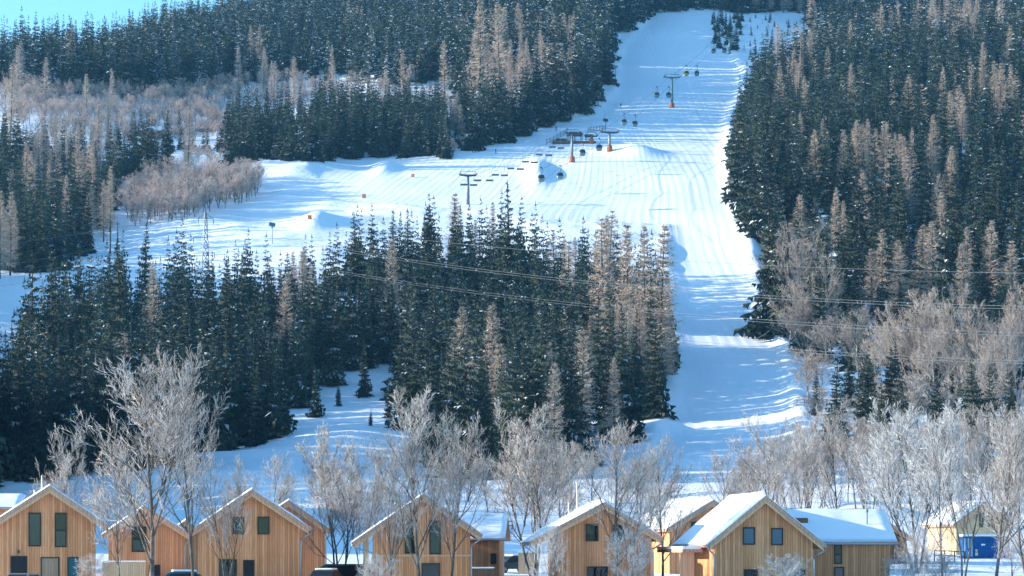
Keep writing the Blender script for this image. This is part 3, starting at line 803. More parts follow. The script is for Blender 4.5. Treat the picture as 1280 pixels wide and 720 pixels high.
# grey thicket on the field edge behind the houses
k_ = 0
for (px_, top_, D_, w_) in [(585, 560, 400, 45), (610, 575, 380, 40), (640, 560, 395, 50), (690, 565, 390, 45), (715, 545, 410, 45), (740, 560, 390, 40), (560, 570, 370, 45), (480, 555, 420, 40), (390, 560, 400, 40),
                            (935, 575, 380, 35), (970, 545, 400, 50), (1000, 520, 400, 45), (1030, 535, 390, 45), (1060, 530, 400, 45), (1100, 520, 410, 50), (1140, 510, 420, 50), (1180, 505, 420, 50), (1220, 500, 430, 55), (1260, 505, 420, 55), (1290, 500, 430, 50), (800, 575, 420, 30), (1020, 480, 520, 45), (1050, 490, 500, 50), (1085, 480, 510, 50), (1115, 470, 520, 50), (1150, 465, 500, 55), (1190, 470, 520, 50), (1230, 462, 500, 55), (1270, 470, 520, 50), (1010, 530, 350, 50), (1070, 520, 345, 50), (1125, 520, 350, 55), (1160, 520, 340, 50), (1215, 520, 345, 55), (1262, 525, 340, 50), (655, 575, 350, 45), (530, 580, 350, 40), (470, 590, 345, 35), (770, 560, 350, 40), (940, 545, 350, 40)]:
    bare(px_, top_, D_, w_, k_ % 5, f"grey frosty tree, {ordinal(k_ + 1)} of the row at the field edge behind the houses", BIRCHT if k_ % 3 == 0 else FROST, group='grey trees at the field edge')
    k_ += 1
# pinkish birches at the foot of the right-hand forest
BX = sorted([(1118, 470, 385, 55), (1140, 475, 372, 60), (1162, 470, 356, 60), (1186, 478, 350, 60), (1212, 480, 375, 55), (1236, 482, 395, 50), (1256, 486, 400, 45), (1274, 470, 342, 50), (1100, 480, 400, 45), (1075, 455, 380, 45), (1010, 500, 432, 50), (1028, 505, 440, 45), (1170, 500, 410, 60), (1225, 505, 420, 60),
             (1000, 425, 268, 75), (975, 410, 285, 55), (1030, 432, 310, 50), (985, 440, 345, 60), (1010, 448, 365, 60), (1040, 455, 390, 60)])
for k, (px_, py_, top_, w_) in enumerate(BX):
    b = ground_at(px_, py_ + (28 if px_ > 1050 else 0))
    bare(px_, top_, b.y, w_, (0, 1, 3, 4)[k % 4], f"pinkish bare birch, {ordinal(k + 1)} from left along the foot of the right-hand forest", BIRCHT, 'birch_tree', 'tree', 'birches at the foot of the right-hand forest', True)

# ------------------------------------------------------------------ wooden houses


def gable_snow(name, ul, zl, ur, zr, ha, y0, y1, parent, t=.24, seed=0):
    ny_, nu = 26, 9; vs = []; fs = []
    for side, (ue, ze) in enumerate(((ul, zl), (ur, zr))):
        b = len(vs)
        for j in range(ny_ + 1):
            for i in range(nu + 1):
                f = i / nu; x_ = ue * f; z_ = ha + (ze - ha) * f; y_ = y0 + (y1 - y0) * j / ny_
                edge = min(1.0, min(j, ny_ - j) * .8, (nu - i) * .9 if i else 9)
                nv = float(vnoise(np.array([x_ * 1.0 + seed * 31]), np.array([y_ * 1.0 + side * 50]), 1.3, 3)[0])
                th = (t * (.75 + .5 * nv)) * (edge if edge >= 1 else .55 * edge + .06)
                if i == nu: x_ += .05 * (1 if side else -1) * (nv * 2)
                vs.append((x_, y_ - (.06 if j == 0 else 0) * nv, z_ + th))
        W_ = nu + 1
        for j in range(ny_):
            for i in range(nu):
                fs.append((b + j * W_ + i, b + j * W_ + i + 1, b + (j + 1) * W_ + i + 1, b + (j + 1) * W_ + i))
        # skirt so the layer has thickness
        rim = [b + i for i in range(W_)] + [b + j * W_ + nu for j in range(1, ny_ + 1)] + [b + ny_ * W_ + i for i in range(nu - 1, -1, -1)]
        low = len(vs)
        for r_ in rim:
            v = vs[r_]; f = abs(v[0] / ue) if ue else 0; vs.append((v[0], v[1], ha + (ze - ha) * f + .003))
        for q in range(len(rim) - 1): fs.append((rim[q], rim[q + 1], low + q + 1, low + q))
    m = MB(); m.add(vs, fs)
    return m.build(name, ROOFSNOW, parent, smooth=True)


def window(root, x0, x1, z0, z1, style='dark', name='window', y=0.0):
    fw = .085
    m = MB()
    m.box(x0, x1, y - .09, y - .002, z1 - fw, z1).box(x0, x1, y - .09, y - .002, z0, z0 + fw)
    m.box(x0, x0 + fw, y - .088, y - .002, z0 + fw, z1 - fw).box(x1 - fw, x1, y - .088, y - .002, z0 + fw, z1 - fw)
    m.box(x0 + fw, x1 - fw, y - .012, y - .004, z0 + fw, z1 - fw, 1)
    if style == 'split': m.box(x0 + fw, x1 - fw, y - .08, y - .02, z0 + (z1 - z0) * .5 - .05, z0 + (z1 - z0) * .5 + .05)
    wn = m.build(name, [FRAME, DARKIN], root)
    MB().box(x0 + fw, x1 - fw, y - .05, y - .044, z0 + fw, z1 - fw).build('pane', PANE, wn)
    if style in ('curtain', 'split', 'sky_reflection', 'halfcurtain'):
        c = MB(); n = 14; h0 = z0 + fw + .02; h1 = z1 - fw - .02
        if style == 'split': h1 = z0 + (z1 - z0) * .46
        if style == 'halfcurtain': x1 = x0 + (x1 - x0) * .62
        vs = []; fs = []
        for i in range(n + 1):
            xx = x0 + fw + .01 + (x1 - x0 - 2 * fw - .02) * i / n; yy = y - .024 - (.007 * (i % 2) if style != 'sky_reflection' else 0)
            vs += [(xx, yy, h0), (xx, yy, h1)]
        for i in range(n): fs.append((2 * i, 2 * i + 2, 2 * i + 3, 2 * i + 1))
        c.add(vs, fs).build('sky_reflection' if style == 'sky_reflection' else 'curtain', SKYREFL if style == 'sky_reflection' else CURT, wn)
    return wn


def door(root, x0, x1, z0, z1, mat, name='door', y=0.0):
    m = MB().box(x0, x0 + .08, y - .07, y - .002, z0, z1).box(x1 - .08, x1, y - .07, y - .002, z0, z1).box(x0 + .08, x1 - .08, y - .07, y - .002, z1 - .08, z1)
    m.box(x0 + .08, x1 - .08, y - .03, y - .004, z0, z1 - .08, 1)
    d = m.build(name, [FRAME, mat], root)
    MB().tube([(x1 - .2, y - .09, z0 + 1.0), (x1 - .2, y - .09, z0 + 1.16)], .018, 6).build('handle', METAL, d)
    return d


def downspout(root, xe, ze, xw, side, yf, z_end=-.6):
    """from the gutter outlet at the eave in to the wall corner and down"""
    MB().tube([(xe, yf + .25, ze - .08), (xe, yf + .25, ze - .25), (xe + (xw - xe) * .3, yf + .3, ze - .42), (xw, -.07, ze - .75), (xw, -.07, ze - 1.0), (xw, -.07, z_end)], .065, 8).build('downspout', ZINC, root, smooth=True)


def house(px, py, eL, eR, D, L, yaw, label, wins=(), doors=(), wl=None, wr=None, gutter='', of=.7, group='wooden gable houses in a row', wallmat=None, flues=(), snow=.15, seed=0, lamp=None, back_ext=0):
    s = D / F; x0 = (px - CX) * s; zg = gzs(x0, D + 2)
    root = empty('gable_house', (x0, D, zg), R(yaw), label, 'house', group)
    ul, zl = (eL[0] - px) * s, (CY - eL[1]) * s - zg
    ur, zr = (eR[0] - px) * s, (CY - eR[1]) * s - zg
    ha = (CY - py) * s - zg; tv = .30
    wl = ul + .55 if wl is None else (wl - px) * s
    wr = ur - .55 if wr is None else (wr - px) * s
    zr_ = lambda q: ha + (zl - ha) * q / ul if q < 0 else ha + (zr - ha) * q / ur
    m = MB().extrude([(wl, -2.5), (wl, zr_(wl) - tv - .01), (0, ha - tv - .01), (wr, zr_(wr) - tv - .01), (wr, -2.5)], 'y', 0, L)
    m.build('wall', wallmat or WOOD, root)
    rf = MB().extrude([(ul, zl - tv), (ul, zl), (0, ha), (ur, zr), (ur, zr - tv), (0, ha - tv)], 'y', -of, L + of)
    rf = rf.build('roof', FASC, root, bevel=.02)
    gable_snow('snow_cover', ul, zl, ur, zr, ha, -of - .01, L + of, rf, snow, seed)
    k1, k2 = tv + .004, tv + .26
    MB().extrude([(ul * .97, zr_(ul * .97) - k2), (ul * .97, zr_(ul * .97) - k1), (0, ha - k1), (ur * .97, zr_(ur * .97) - k1), (ur * .97, zr_(ur * .97) - k2), (0, ha - k2)], 'y', -of + .10, -of + .18).build('bargeboard', WOODP, rf)
    for wv in wins:
        a = (wv[0] - px) * s; b = (wv[2] - px) * s
        window(root, a, b, (CY - wv[3]) * s - zg, (CY - wv[1]) * s - zg, wv[4])
    for dv in doors:
        door(root, (dv[0] - px) * s, (dv[2] - px) * s, max((CY - dv[3]) * s - zg, 0.02), (CY - dv[1]) * s - zg, dv[4], dv[5])
    for sd in gutter:
        ue, ze, ww = (ul, zl, wl) if sd == 'L' else (ur, zr, wr)
        sg = -1 if sd == 'L' else 1
        MB().tube([(ue + sg * .06, -of - .05, ze - .12), (ue + sg * .06, L + of, ze - .16)], .075, 8).build('gutter', ZINC, root, smooth=True)
        downspout(root, ue + sg * .04, ze - .1, ww + sg * .075, sg, -of)
    for (fx, fy, h_) in flues:
        MB().tube([(fx, fy, zr_(fx) - .05), (fx, fy, zr_(fx) + h_)], .045, 8).build('flue', WHITEP, root, smooth=True)
    if lamp:
        a = (lamp[0] - px) * s; zz = (CY - lamp[1]) * s - zg
        MB().tube([(a, -.16, zz - .12), (a, -.16, zz + .10), (a, -.16, zz + .13)], [.08, .10, .02], 8).tube([(a, -.16, zz), (a, 0, zz)], .03, 6).build('wall_lamp', DSTEEL, root)
    return root, s, zg, zr_


def annex(pa, pb, pyr, pye, D, half, yaw, label, wins=(), group='wooden annexes with eaves to the front', wallmat=None, pipe=None, skylight=None, depth_zg=None, fence=None):
    s = D / F; pc = (pa + pb) / 2; x0 = (pc - CX) * s; zg = gzs(x0, D + 2); hw = (pb - pa) / 2 * s
    root = empty('annex_house', (x0, D, zg), R(yaw), label, 'house', group)
    ze = (CY - pye) * s - zg; zr = (CY - pyr) * s - zg; tv = .2; of = .55
    MB().extrude([(0, -2.5), (0, ze - tv + .25), (half, zr - tv - .02), (2 * half, ze - tv + .25), (2 * half, -2.5)], 'x', -hw + .5, hw - .5).build('wall', wallmat or WOOD, root)
    rf = MB().extrude([(-of, ze - tv), (-of, ze), (half, zr), (2 * half + of, ze), (2 * half + of, ze - tv), (half, zr - tv)], 'x', -hw, hw).build('roof', FASC, root, bevel=.02)
    sn = empty('snow_holder', (0, half, 0), R(-90)) if False else None
    g_ = gable_snow('snow_cover', half + of, ze, -half - of, ze, zr, -hw - .01, hw + .01, rf, .2, 4)
    g_.rotation_euler = (0, 0, R(-90)); g_.location = (0, half, 0)
    MB().tube([(-hw - .05, -of - .07, ze - .1), (hw + .05, -of - .07, ze - .1)], .07, 8).build('gutter', ZINC, root, smooth=True)
    for wv in wins:
        window(root, (wv[0] - pc) * s, (wv[2] - pc) * s, (CY - wv[3]) * s - zg, (CY - wv[1]) * s - zg, wv[4])
    if pipe:
        a = (pipe - pc) * s; yy = half * .45; zz = ze + (zr - ze) * (yy + of) / (half + of)
        MB().tube([(a, yy, zz - .1), (a, yy, zz + 1.05)], .05, 8).tube([(a, yy, zz + 1.05), (a, yy, zz + 1.3)], .1, 8).build('vent_pipe', METAL, root)
    if skylight:
        a = (skylight - pc) * s; yy = half * .55; zz = ze + (zr - ze) * (yy + of) / (half + of)
        MB().box(a - .5, a + .5, yy - .25, yy + .25, zz - .1, zz + .42).build('dormer_hatch', BROWNW, root, bevel=.02)
    return root, s, zg


W5 = 'dark'
house(62, 607, (-14, 657), (135, 657), 200, 12, 9, 'leftmost wooden gable house with two tall windows and a teal door', [(36, 641, 51.5, 683, 'curtain'), (68.5, 641, 83, 684, 'split')],
      [(14, 695, 34.5, 740, DARKIN, 'garage_opening'), (51, 696.5, 74, 740, GREYW, 'shed_door'), (84, 696.5, 98, 740, TEALD, 'door')], wl=-6, wr=119, lamp=(24, 690), flues=[(-.7, 6, 1.4), (-1.3, 7, .7)], seed=1)
house(181, 632, (128, 668), (238, 668), 228, 10, 8, 'small wooden house half hidden behind the biggest frosty tree', [(165, 658, 183, 690, 'split')], [(186, 706, 200, 740, DARKIN, 'door')], gutter='R', seed=2)
house(232, 650, (190, 680), (275, 680), 246, 9, 7, 'low wooden house end glimpsed between second and third gable houses', [], [], seed=9)
h3 = house(315, 611.5, (239, 663), (388, 660), 200, 12, 5, 'wooden gable house with two square windows and gutter pipe at right corner', [(291, 646, 305, 668, 'halfcurtain'), (322, 646, 336.5, 668, 'dark'), (274, 699, 296, 722, 'dark')],
      [(304, 700, 318, 740, DARKIN, 'door')], wr=375, gutter='R', seed=3)
house(361, 625, (306, 662), (413, 662), 222, 11, 4.5, 'wooden gable house peeping out behind the right shoulder of the third gable', [], [], wr=406, gutter='R', seed=4)
h4 = house(530, 617, (441, 677), (601, 667), 196, 12, 3, 'wooden gable house with two tall dark windows and porch post at left', [(506, 649.5, 521.5, 692, 'halfcurtain'), (537, 650.5, 551, 693, 'curtain'), (527, 704, 550, 740, 'dark')], [], wl=466, wr=588, gutter='LR', seed=5)
root, s, zg, zr_ = h4
MB().box((455 - 530) * s, (461 - 530) * s, .1, .45, -.5, zr_((458 - 530) * s) - .34).build('porch_post', WOODP, root)
MB().box((466 - 530) * s, (588 - 530) * s, -.035, -.003, (CY - 695.5) * s - zg, (CY - 693.4) * s - zg).build('storey_ledge', WOODP, root)
annex(564, 632, 643, 673, 211, 3.6, -3, 'wooden annex with pale snow roof and one small window right of tall-windowed gable', [(613.5, 692, 620.5, 705, 'halfcurtain')])
h5 = house(755, 627.5, (661, 677), (828, 672), 198, 13, 2.5, 'wooden gable house with square windows and a white frosted bush in front', [(732, 655, 748, 676.5, 'dark'), (765.5, 656, 780, 677, 'halfcurtain'), (734, 708, 760, 740, 'dark')], [], wl=697, wr=815, gutter='R', flues=[(-2.4, 4, 1.3), (-1.7, 5, 2.5)], snow=.26, seed=6)
house(888, 625, (826, 661), (945, 661), 240, 11, 17, 'wooden house set back, its snowy roof turned to the left', [(862, 652, 868, 666, 'curtain')], [], gutter='', flues=[(-1.6, 4, 1.6)], snow=.3, seed=7)
h7 = house(955, 619.5, (883, 679), (1031, 681), 190, 14, 6, 'wooden gable house with two blue windows and broad snowy roof', [(928, 659, 943.5, 681, 'sky_reflection'), (964, 660, 979, 681.5, 'sky_reflection'), (929.5, 711.5, 947, 740, 'dark'), (978, 711.5, 1007, 740, 'halfcurtain')], [], wl=893, wr=1017, gutter='LR', snow=.3, seed=8)
root, s, zg, zr_ = h7
MB().box(-5.6, -4.55, 3.0, 3.2, -.6, zr_(-4.2) - .6).build('porch_panel', WOODP, root)
MB().box(-5.5, -4.0, 2.6, 14.2, zr_(-4.15) - .66, zr_(-4.15) - .44).build('porch_roof', FASC, root)
MB().box(-5.52, -4.1, 2.58, 14.2, zr_(-4.15) - .437, zr_(-4.15) - .22).build('porch_snow', ROOFSNOW, root, bevel=.06)
annex(986, 1121, 638, 678, 196, 4.4, 2.5, 'wooden annex with wide pale blue snow roof right of the blue-windowed gable', [(1042.5, 681, 1052.5, 705, 'split'), (1042.5, 708.5, 1055, 735, 'curtain')], pipe=1090, skylight=1007)
annex(-60, 24, 618, 634, 240, 3.6, 0, 'low wooden house with snow-laden roof behind the leftmost gable', group='houses set back behind the row')
house(1228, 627, (1188, 655), (1266, 655), 290, 11, 8, 'yellow wooden gable house behind the blue container', [(1224, 641, 1229, 659, 'curtain'), (1236, 641, 1241, 659, 'curtain')], [], wallmat=WOODY, group='houses set back behind the row', seed=11)
house(1105, 650, (1074, 672), (1140, 672), 262, 8, 0, 'small brown wooden house end just right of the wide annex', [], [], wallmat=BROWNW, group='houses set back behind the row', seed=12)


def panel_fence(pa, pb, pt, D, label, mat, cap=True, step=2.0):
    s = D / F; xa, xb = (pa - CX) * s, (pb - CX) * s; xc = (xa + xb) / 2; zg = gzs(xc, D); h_ = (CY - pt) * s - zg
    r_ = empty('board_fence', (xc, D, zg), 0, label, 'fence')
    hw = (xb - xa) / 2
    MB().box(-hw, hw, 0, .05, .05, h_).build('board_panel', mat, r_)
    n = max(2, int((xb - xa) / step) + 1)
    for i in range(n):
        xx = -hw + .05 + (2 * hw - .1) * i / (n - 1)
        MB().box(xx - .05, xx + .05, .052, .15, -.4, h_ + .03).build('post', mat, r_)
    MB().box(-hw, hw, -.04, .20, h_ + .032, h_ + .13).build('snow_cap', ROOFSNOW, r_, bevel=.03)


panel_fence(590, 618, 711, 192, 'brown board fence with snow cap at the right corner of the tall-windowed gable', BROWNW)
panel_fence(648, 668, 691, 236, 'pale low board fence beside the snowy yard between two gables', WOODP)
panel_fence(128, 182, 703, 196, 'low pale wooden fence with snow cap under the biggest frosty tree', WOODP)


def rail_fence(pts, label, h_=1.2):
    a = ground_at(*pts[0]) if len(pts[0]) == 2 else Vector(((pts[0][0] - CX) / F * pts[0][2], pts[0][2], 0))
    xa = [((p[0] - CX) / F * p[2], p[2]) for p in pts]
    r_ = empty('rail_fence', (xa[0][0], xa[0][1], gzs(*xa[0])), 0, label, 'fence')
    o_ = Vector(r_.location); ps = []
    n = max(3, int(math.dist(xa[0], xa[-1]) / 2.5))
    for i in range(n + 1):
        q = i / n; x_ = xa[0][0] + (xa[-1][0] - xa[0][0]) * q; y_ = xa[0][1] + (xa[-1][1] - xa[0][1]) * q
        ps.append(Vector((x_, y_, gzs(x_, y_))) - o_)
    for p in ps: MB().tube([p + Vector((0, 0, -.4)), p + Vector((0, 0, h_))], .07, 6).build('post', BROWNW, r_)
    for k in (.55, .95): MB().tube([p + Vector((0, .08, h_ * k)) for p in ps], .05, 5).build('rail', BROWNW, r_)


rail_fence([(1168, 0, 270), (1206, 0, 268)], 'dark rail fence in the snow left of the blue container')
rail_fence([(565, 0, 345), (640, 0, 345)], 'dark rail fence on the snowfield beyond the annex with one small window')
rail_fence([(618, 0, 250), (662, 0, 248)], 'brown rail fence behind the dark car in the snowy yard')
rail_fence([(996, 0, 560), (1070, 0, 575)], 'weathered rail fence at the right foot of the piste under the birches')


# ------------------------------------------------------------------ vehicles and container
def car(px, top, D, yaw, paint, label, van=False, snow=False):
    s = D / F; x0 = (px - CX) * s; zg = gzs(x0, D); H = 1.95 if van else 1.55; Lh = 2.5 if van else 2.15
    r_ = empty('parked_van' if van else 'parked_car', (x0, D, zg), R(yaw), label, 'van' if van else 'car')
    pm = M('car_paint', paint, .3, .2, .5)
    if van: prof = [(-Lh, .35), (-Lh, .95), (-Lh + .1, 1.25), (-Lh + .75, H - .1), (-Lh + 1.0, H), (Lh - .1, H), (Lh, H - .2), (Lh, .35)]
    else: prof = [(-Lh, .35), (-Lh - .02, .75), (-Lh + .9, .98), (-Lh + 1.55, H - .06), (-Lh + 1.9, H), (Lh - .9, H - .03), (Lh - .12, 1.0), (Lh, .8), (Lh, .35)]
    vs = []; n = len(prof)
    for yy, k in ((-.88, 0), (-.9, 1), (.9, 1), (.88, 0)):
        for (a, b) in prof: vs.append((a, yy * (1 - .16 * max(0, (b - .95)) / max(H - .95, .1)), b if k else b))
    fs = [tuple(range(n))[::-1], tuple(range(3 * n, 4 * n))]
    for t in range(3):
        for i in range(n): fs.append((t * n + i, t * n + (i + 1) % n, (t + 1) * n + (i + 1) % n, (t + 1) * n + i))
    MB().add(vs, fs).build('body', pm, r_, bevel=.05, smooth=False)
    z0, z1 = 1.0, H - .14
    for sd in (-1, 1):
        def yy(b): return sd * (.905 * (1 - .16 * max(0, b - .95) / (H - .95)) + .003)
        a0, a1, b0, b1 = (-Lh + .75, -Lh + 1.05, Lh - .25, Lh - .2) if van else (-Lh + 1.15, -Lh + 1.75, Lh - .45, Lh - .95)
        MB().add([(a0, yy(z0), z0), (b0, yy(z0), z0), (b1, yy(z1), z1), (a1, yy(z1), z1)], [(0, 1, 2, 3)]).build('side_window', DARKIN, r_)
    e = .012
    if van: ws = [(-Lh + .1 - e, 1.28), (-Lh + .72 - e, H - .14)]
    else: ws = [(-Lh + 1.0 - e, 1.02 + e), (-Lh + 1.5 - e, H - .1 + e)]
    MB().add([(ws[0][0], -.74, ws[0][1]), (ws[0][0], .74, ws[0][1]), (ws[1][0], .66, ws[1][1]), (ws[1][0], -.66, ws[1][1])], [(0, 1, 2, 3)]).build('windscreen', DARKIN, r_)
    for ax in (-Lh + .8, Lh - .85):
        for sd in (-1, 1):
            wh = MB().tube([(ax, sd * .72, .33), (ax, sd * .93, .33)], .33, 16).build('wheel', BLACKR, r_)
            MB().tube([(ax, sd * .925, .33), (ax, sd * .94, .33)], .2, 10).build('rim', METAL, wh)
    for sd in (-1, 1):
        MB().box(-Lh - .05, -Lh + .06, sd * .62 - .16, sd * .62 + .16, .66, .80).build('headlight', WHITEP, r_, bevel=.02)
        MB().box(Lh - .04, Lh + .03, sd * .68 - .1, sd * .68 + .1, .72, .95).build('tail_light', ORANGE, r_, bevel=.02)
    if snow:
        a0, a1 = (-Lh + 1.0, Lh - .15) if van else (-Lh + 1.75, Lh - .85)
        MB().box(a0, a1, -.66, .66, H - .01, H + .13).build('snow_cover', ROOFSNOW, r_, bevel=.06)


car(27, 712, 189, 78, (.16, .17, .18), 'grey car with its roof just showing before the leftmost gable house')
car(222, 711, 189, 12, (.03, .07, .11), 'dark blue car with snow on its roof left of the third gable house', snow=True)
car(432, 703, 208, 8, (.012, .07, .085), 'dark teal van parked between two gable houses beside the porch post', van=True, snow=False)
car(641, 698, 240, 30, (.02, .025, .03), 'small black car in the snowy yard between tall-windowed and white-bush houses', snow=True)
car(406, 712, 196, 80, (.02, .025, .035), 'dark car beside the right wall of the third gable house', snow=True)

BLUEC = var_mat('blue_container_paint', (.010, .085, .26), (.014, .10, .30), .8, coords='Object')
b0 = Vector(((1233 - CX) / F * 275, 275, 0)); zg = gzs(b0.x, 275)
r_ = empty('storage_container', (b0.x, 275, zg), R(5), 'blue steel storage container with snow on top in front of the yellow house', 'container')
m = MB(); hw = 2.45; n = 34; vs = []; fs = []
for i in range(n * 2 + 1):
    xx = -hw + .25 + (2 * hw - .3) * i / (2 * n); yy = 0 if (i // 2) % 2 == 0 else .05
    vs += [(xx, yy, .16), (xx, yy, 2.12)]
for i in range(n * 2): fs.append((2 * i, 2 * i + 2, 2 * i + 3, 2 * i + 1))
m.add(vs, fs); m.box(-hw + .25, hw - .05, .06, 2.3, .16, 2.12)
m.build('corrugated_wall', BLUEC, r_)
m = MB().box(-hw, hw, -.03, 2.36, 0, .157).box(-hw, hw, -.03, 2.36, 2.123, 2.28).box(-hw, -hw + .247, -.03, .1, .157, 2.123).box(hw - .047, hw, -.03, .1, .157, 2.123)
m.build('corner_frame', BLUEC, r_)
for xx in (-2.3, -1.95, -1.55):
    MB().tube([(xx, -.06, .2), (xx, -.06, 2.1)], .03, 6).build('locking_bar', WHITEP, r_)
MB().box(-2.42, -1.45, -.045, -.032, .2, 2.1).build('door_panel', M('light_blue_paint', (.05, .22, .42), .5), r_)
MB().box(-1.2, -.9, -.02, -.012, .3, .62).box(-1.17, -.95, -.02, -.012, .7, .95).build('pale_emblem', M('pale_emblem_paint', (.55, .5, .36), .6), r_)
MB().box(-.55, -.12, -.02, -.012, 1.35, 1.52).build('white_marking', WHITEP, r_)
MB().box(-hw - .02, hw + .02, -.04, 2.38, 2.283, 2.52).build('snow_cover', ROOFSNOW, r_, bevel=.1)

# ------------------------------------------------------------------ ropeway: towers, cabins, chairs, station
TA = ground_at(762, 190, 900, 1150); TB = ground_at(840, 135, 1050, 1350)
TC = ground_at(715, 203, 900, 1100); TD = ground_at(585, 256, 800, 1000); TE = ground_at(912, 68, 1250, 1500)


def lift_tower(base, top, label, pad=True, w_=3.4, mat=METAL, group='lift towers'):
    D = base.y; H = base.z * -1 + (CY - top) / F * D
    r_ = empty('lift_tower', base, R(8), label, 'lift tower', group)
    MB().tube([(0, 0, -1), (0, 0, H * .5), (0, 0, H - 1.3)], [.62, .5, .4], 12).build('mast', mat, r_, smooth=True)
    MB().box(-w_, w_, -.22, .22, H - 1.55, H - 1.1).extrude([(-w_, H - 1.552), (0, H - 1.9), (w_, H - 1.552)], 'y', -.15, .15).build('crossarm', DSTEEL if mat is METAL else mat, r_)
    for sd in (-1, 1):
        sh = MB()
        for k in range(6): sh.tube([(sd * w_ - .1, -1.5 + k * .6, H - 1.0), (sd * w_ + .1, -1.5 + k * .6, H - 1.0)], .26, 10)
        sh.box(sd * w_ - .04, sd * w_ + .04, -1.9, 1.9, H - 1.22, H - 1.08)
        sh.build('sheave_train', DSTEEL, r_)
    m = MB()
    for sd in (-1, 1):
        m.bar((sd * w_ * .8, 0, H - 1.1), (sd * w_ * .9, 0, H), .09)
    m.bar((-w_ * .9, 0, H), (w_ * .9, 0, H), .09)
    m.build('maintenance_frame', DSTEEL, r_)
    if pad: MB().tube([(0, 0, -.3), (0, 0, .1), (0, 0, 1.9), (0, 0, 2.2)], [.98, 1.15, 1.05, .62], 14).build('crash_pad', ORANGE, r_, smooth=True)
    return H


lift_tower(TA, 161, 'grey cable car tower with orange padded foot at the mid-slope station')
lift_tower(TB, 93, 'teal-grey cable car tower standing alone high on the shaded piste', w_=3.6, mat=TEALST)
lift_tower(TC, 162, 'slender chairlift tower with brown padded foot left of the orange-footed one', w_=2.6)
lift_tower(TD, 214, 'chairlift tower rising behind the treetops of the wooded spur', pad=False, w_=2.8)
lift_tower(TE, 44, 'distant cable car tower among the small trees at the piste top', pad=False, mat=TEALST)
TF = ground_at(739, 180, 950, 1150); lift_tower(TF, 166, 'short lift tower with orange padded foot inside the mid-slope station', w_=2.4)


def line_D(px, a, b, off=0):
    u = (px - CX) / F; k = (b.y - a.y) / (b.x - a.x); return (a.y - k * (a.x + off)) / (1 - k * u)


CABW = M('cabin_paint', (.045, .06, .065), .35, .2, .5); CABY = M('cabin_trim_yellow', (.45, .35, .06), .5); GLASSD = M('cabin_glass', (.02, .035, .045), .1, 0, .6)
CABG = M('cabin_paint_pale', (.16, .22, .23), .35, .2, .5)


def make_cabin():
    r_ = empty('gondola_cabin', (0, 0, 0))
    z = -4.3
    vs = []; fs = []; rings = [(.72, 0), (.95, .25), (1.1, .9), (1.08, 1.35), (.82, 2.1), (.6, 2.2)]; n = 16
    def pt(k, rr):
        t = 2 * math.pi * k / n; c, s_ = math.cos(t), math.sin(t); p = .55
        return math.copysign(abs(c) ** p, c) * rr, math.copysign(abs(s_) ** p, s_) * rr * .9
    for rr, hh_ in rings:
        for k in range(n): a, b = pt(k, rr); vs.append((a, b, z + hh_))
    for i in range(len(rings) - 1):
        for k in range(n): fs.append((i * n + k, i * n + (k + 1) % n, (i + 1) * n + (k + 1) % n, (i + 1) * n + k))
    fs += [tuple(range(n))[::-1], tuple(range((len(rings) - 1) * n, len(rings) * n))]
    MB().add(vs, fs).build('body', CABW, r_, smooth=True)
    vs = []; fs = []
    for rr, hh_ in ((1.125, .95), (1.105, 1.35), (.90, 1.98)):
        for k in range(n): a, b = pt(k, rr); vs.append((a, b, z + hh_))
    for i in range(2):
        for k in range(n): fs.append((i * n + k, i * n + (k + 1) % n, (i + 1) * n + (k + 1) % n, (i + 1) * n + k))
    MB().add(vs, fs).build('window_band', GLASSD, r_, smooth=True)
    MB().tube([(0, 0, z + 2.15), (0, 0, z + 2.6), (.35, 0, z + 3.2), (.35, 0, -.1), (0, 0, .05)], .09, 6).build('hanger', DSTEEL, r_)
    MB().box(-.3, .3, -.35, .35, -.08, .22).build('grip', DSTEEL, r_)
    return r_


CB = [(676.5, 222, 'lowest left gondola cabin, above the groomed shelf left of the station'), (700, 219, 'second lowest gondola cabin, right of the lowest one below the station'), (728, 190, 'gondola cabin just below the mid-slope station between two tower feet'), (749, 184, 'gondola cabin nearest to the orange-footed tower'),
      (780, 152, 'left gondola cabin of the pair just above the station'), (793.5, 154, 'right gondola cabin of the pair just above the station'), (821, 118, 'left gondola cabin directly below the lone tower'), (836, 118, 'gondola cabin beside the mast of the lone tower'),
      (858, 91, 'gondola cabin with yellow base just above the lone tower'), (871, 91, 'dark gondola cabin right of the yellow-based one'), (892, 63, 'gondola cabin below the small tree clump at the piste top'), (905.5, 62, 'gondola cabin crossing in front of the small tree clump'), (934.5, 40, 'highest gondola cabin over the open snow patch')]
proto = make_cabin()
for i, (px_, py_, lb) in enumerate(CB):
    c = proto if i == 0 else copy_tree(proto)
    D_ = line_D(px_, TA, TB); q = D_ / F
    c.location = P(px_, py_, D_) + Vector((0, 0, 3.2)); c.scale = (1.08,) * 3
    tag(c, lb, 'gondola', 'gondola cabins on the ropeway')
    for ch in c.children:
        if 'yellow' in lb and ch.name.startswith('body') and 'right of' not in lb: ch.data = ch.data.copy(); ch.data.materials[0] = CABY
        elif i in (0, 2, 3, 6) and ch.name.startswith('body'): ch.data = ch.data.copy(); ch.data.materials[0] = CABG


def cable(name, pts, r_, mat, label, cat='cable', group=None, n=1):
    ps = []
    for i in range(len(pts) - 1):
        for k in range(8): ps.append(pts[i] + (pts[i + 1] - pts[i]) * k / 8 - Vector((0, 0, (pts[i + 1] - pts[i]).length * .006 * 4 * (k / 8) * (1 - k / 8))))
    ps.append(pts[-1])
    tag(MB().tube(ps, r_, 5).build(name, mat), label, cat, group)


